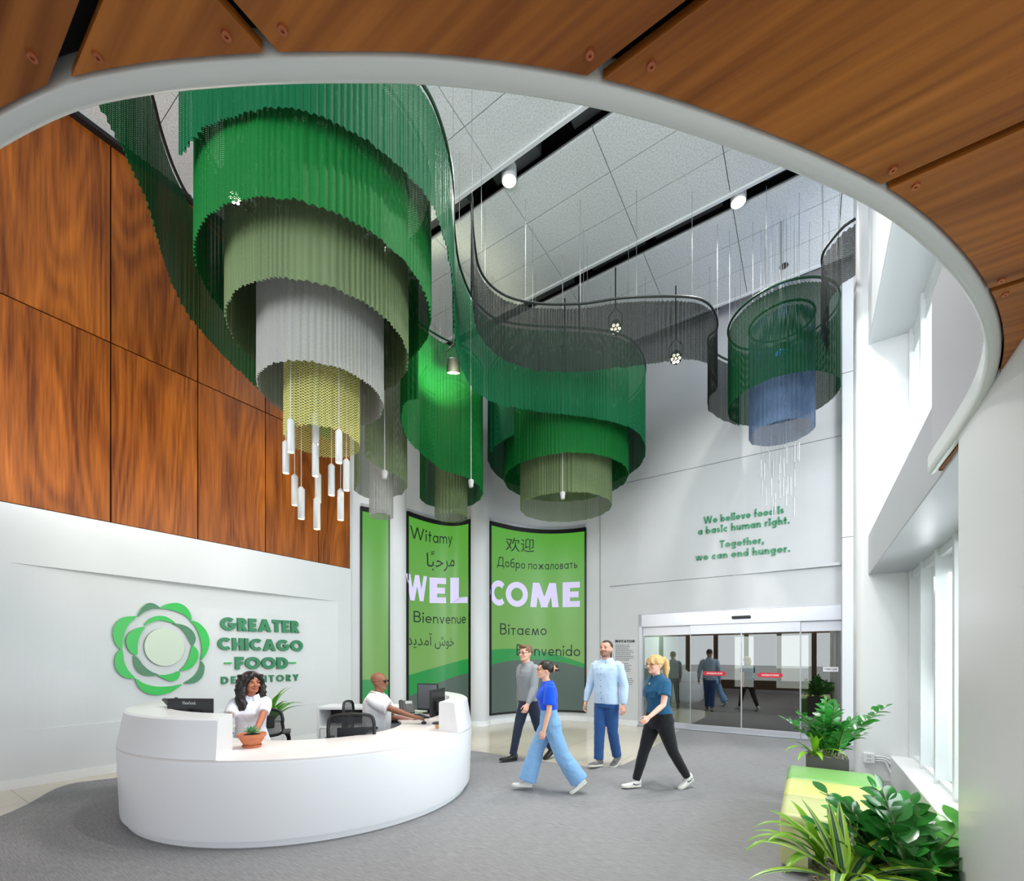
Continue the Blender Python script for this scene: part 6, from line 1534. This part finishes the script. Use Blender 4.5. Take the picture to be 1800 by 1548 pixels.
P.pants(fabm('black_jeans', (26, 27, 31)), (.064, .056, .040, .036, .028), top_z=.05, seed=9, wr=.003, name='jeans'); P.shoes(WHITE_SHOE, SOLE_W, high=True, swoosh=mat('emblem_dark', (20, 40, 56), .4), lace=WHITE_SHOE)
# ---- seated man in the white polo
P = Person('bald man in a white polo shirt and dark glasses seated at the desk', (-1.80, 5.90, 0), (.995, -.08), 1.80, skin('brown_a', (142, 92, 70)), False, 1.16)
cH = math.cos(math.atan2(-.08, .995)); sH = math.sin(math.atan2(-.08, .995))
def to_local(P, w):
    r = TM[P.t.name].inverted() @ Vector(w); return r
q = PX(744, 1264, 5.68); tgt = to_local(P, (q.x, q.y, .757 + .045))
P.palm = {'r': ((1, .12, -.12), (0, 0, -1))}; P.thumb = {'r': (0, 1, 0)}
P.pose({'l': (78, 84, 6, 0), 'r': (80, 80, 6, 0)}, {'l': (30, 4, 52), 'r': (tgt, Vector((-.2, -.5, -1)))}, lean=3, head=(-4, -1), pelvis_z=.56)
P.body(grip={'r': 16})
hg = mat('hair_grey_short', (120, 96, 84), .8); P.face(hg, lips=(112, 70, 62)); P.glasses(BLACK, mat('lens_dark', (14, 14, 16), .1))
CL = fabm('white_polo', (236, 238, 244)); P.top(CL, False, .020, -.03, 12, sleeve=.80, wr=.007, loose=.016, belly=.020); P.collar(CL)
b = MB(); b.tube([P.T(.0 + .046 * P.H * math.cos(a) * 1.1, .050 * P.H * math.sin(a), .325 * P.H - .03 * P.H * max(0, math.cos(a))) for a in [2 * PI * j / 24 for j in range(25)]], .006, 6, False); b.build('lanyard', mat('lanyard', (150, 160, 120), .6), P.t, smooth=180)
P.pants(fabm('navy_trousers', (30, 32, 42)), (.060, .054, .044, .038, .036), seed=13); P.shoes(mat('shoe_black', (26, 26, 28), .4), SOLE_D)
# ---- seated woman in the white shirt
h = mat('hair_wavy_black', (24, 19, 18), .38, nscale=50, namt=.3)
P = Person('smiling woman with long wavy dark hair in a white polo shirt seated behind the desk', (-2.90, 5.00, 0), (.40, -.92), 1.70, skin('brown_b', (180, 112, 84)), True, 1.04)
tl = to_local(P, (-2.62, 4.56, .80)); tr = to_local(P, (-2.90, 4.50, .80))
P.palm = {'l': ((.4, -.6, -.1), (0, 0, -1)), 'r': ((.5, .4, -.05), (0, 0, -1))}; P.thumb = {'l': (1, 0, 0), 'r': (1, .4, 0)}
P.pose({'l': (72, 84, 8, 0), 'r': (74, 80, 8, 0)}, {'l': (tl, Vector((-.5, .8, -.6))), 'r': (tr, Vector((-.5, -.8, -.6)))}, lean=2, head=(34, 0), pelvis_z=.635)
P.body(grip={'l': 15, 'r': 20}); P.face(h, smile=True, lips=(150, 74, 70))
b = MB(); P.hair_cap(b, (-.075, 0, .66), (.485, .415, .42)); b.ell(P.Hd(-.06, 0, .86), (.34 * P.hh, .34 * P.hh, .20 * P.hh)); rr = random.Random(8)
for sd in (1, -1): b.tube([P.Hd(.26, sd * .02, .99), P.Hd(.38, sd * .18, .84), P.Hd(.30, sd * .34, .62), P.Hd(.16, sd * .42, .30), P.Hd(.18, sd * .44, -.1)], [.10 * P.hh, .11 * P.hh, .10 * P.hh, .11 * P.hh, .10 * P.hh], 10, dome=True)
for k in range(34):
    sd = -1 if k % 2 else 1; a = rr.uniform(1.05, 2.6); x0 = math.cos(a) * .40 - .06; y0 = sd * math.sin(a) * .39; L_ = rr.uniform(1.3, 2.25); pts = []
    for j in range(9):
        t = j / 8; wv = .085 * math.sin(t * 15 + k); q = P.Hd(x0 - .02 * t, y0 * (1 + .05 * t), .80 - .0 * t) ; 
        pts.append(P.Hd(x0 * (1 - .3 * t) + .10 * t + wv * .6, y0 * (1.02 + .35 * math.sin(PI * min(1, t * 1.1))) + wv, .82 - L_ * t))
    b.tube(pts, [.10 * P.hh, .12 * P.hh, .13 * P.hh, .135 * P.hh, .13 * P.hh, .12 * P.hh, .105 * P.hh, .08 * P.hh, .03 * P.hh], 8, dome=True)
remeshed(b, 'hair', h, P.t, .0065, 1, .005, 3, (1, 1, .5), 36)
CL = fabm('white_shirt', (232, 234, 246)); P.top(CL, False, .016, -.03, 14, sleeve=.72, wr=.006, loose=.004); P.collar(CL)
P.pants(fabm('tan_trousers', (214, 180, 148)), (.062, .056, .044, .038, .034), seed=15); P.shoes(mat('shoe_tan', (150, 120, 96), .5), SOLE_D)
# ================================================================ LAMPS: THE ROOM'S OWN, PLUS ADDED WASH AND FILL
def lamp(name, kind, loc, energy, col=(1, 1, 1), size=.1, aim=None, angle=60, blend=.5):
    d = bpy.data.lights.new(name, kind); d.energy = energy; d.color = col
    if kind == 'SPOT': d.spot_size = math.radians(angle); d.spot_blend = blend; d.shadow_soft_size = size
    elif kind == 'POINT': d.shadow_soft_size = size
    o = bpy.data.objects.new(name, d); COL.objects.link(o); o.location = loc
    if aim is not None: o.rotation_euler = (Vector(aim) - Vector(loc)).to_track_quat('-Z', 'Y').to_euler()
    return o
lamp('wood_wash_fill', 'SPOT', (-2.6, 1.4, 4.4), 260, (1, .84, .62), .15, (-5.2, 7.0, 3.9), 50, .9)  # two unseen spots added to warm and brighten the lower wood
lamp('wood_wash_fill', 'SPOT', (-4.2, .6, 4.2), 190, (1, .84, .62), .15, (-6.2, 5.4, 3.9), 52, .9)
for k in range(3): lamp('pendant_glow', 'POINT', (-2.13 + .3 * (k - 1), 5.05, 2.62), 8, (1, .82, .58), .05)
_q = PX(800, 665, 6.9); lamp('stage_beam', 'SPOT', _q, 150, (.97, 1, .62), .05, PX(768, 625, 7.7), 95, .9)
_q = PX(1018, 679, 8.55); lamp('stage_beam', 'SPOT', _q, 60, (1, .97, .85), .05, (.6, 6.0, 5.6), 70, .8)
_q = PX(1376, 545, 7.38); lamp('blue_beam', 'POINT', _q, 9, (.12, .3, 1.0), .06)
for (s_, t_) in ((-3.6, 5.52), (-1.04, 7.79), (-5.6, 5.52), (-1.3, 5.52), (-1.6, 3.25), (-.6, 5.0)):  # first two sit at the modelled downlights, the rest are added floor fill
    lamp('downlight_and_fill', 'SPOT', ST(s_, t_, 8.66), 330, (1, .975, .94), .09, ST(s_, t_, 0), 120, .8)
lamp('vestibule_fill', 'POINT', ST(-2.4, 12.2, 2.5), 45, (1, .95, .88), .1)  # added point light without a fitting, brightens the vestibule behind the glass
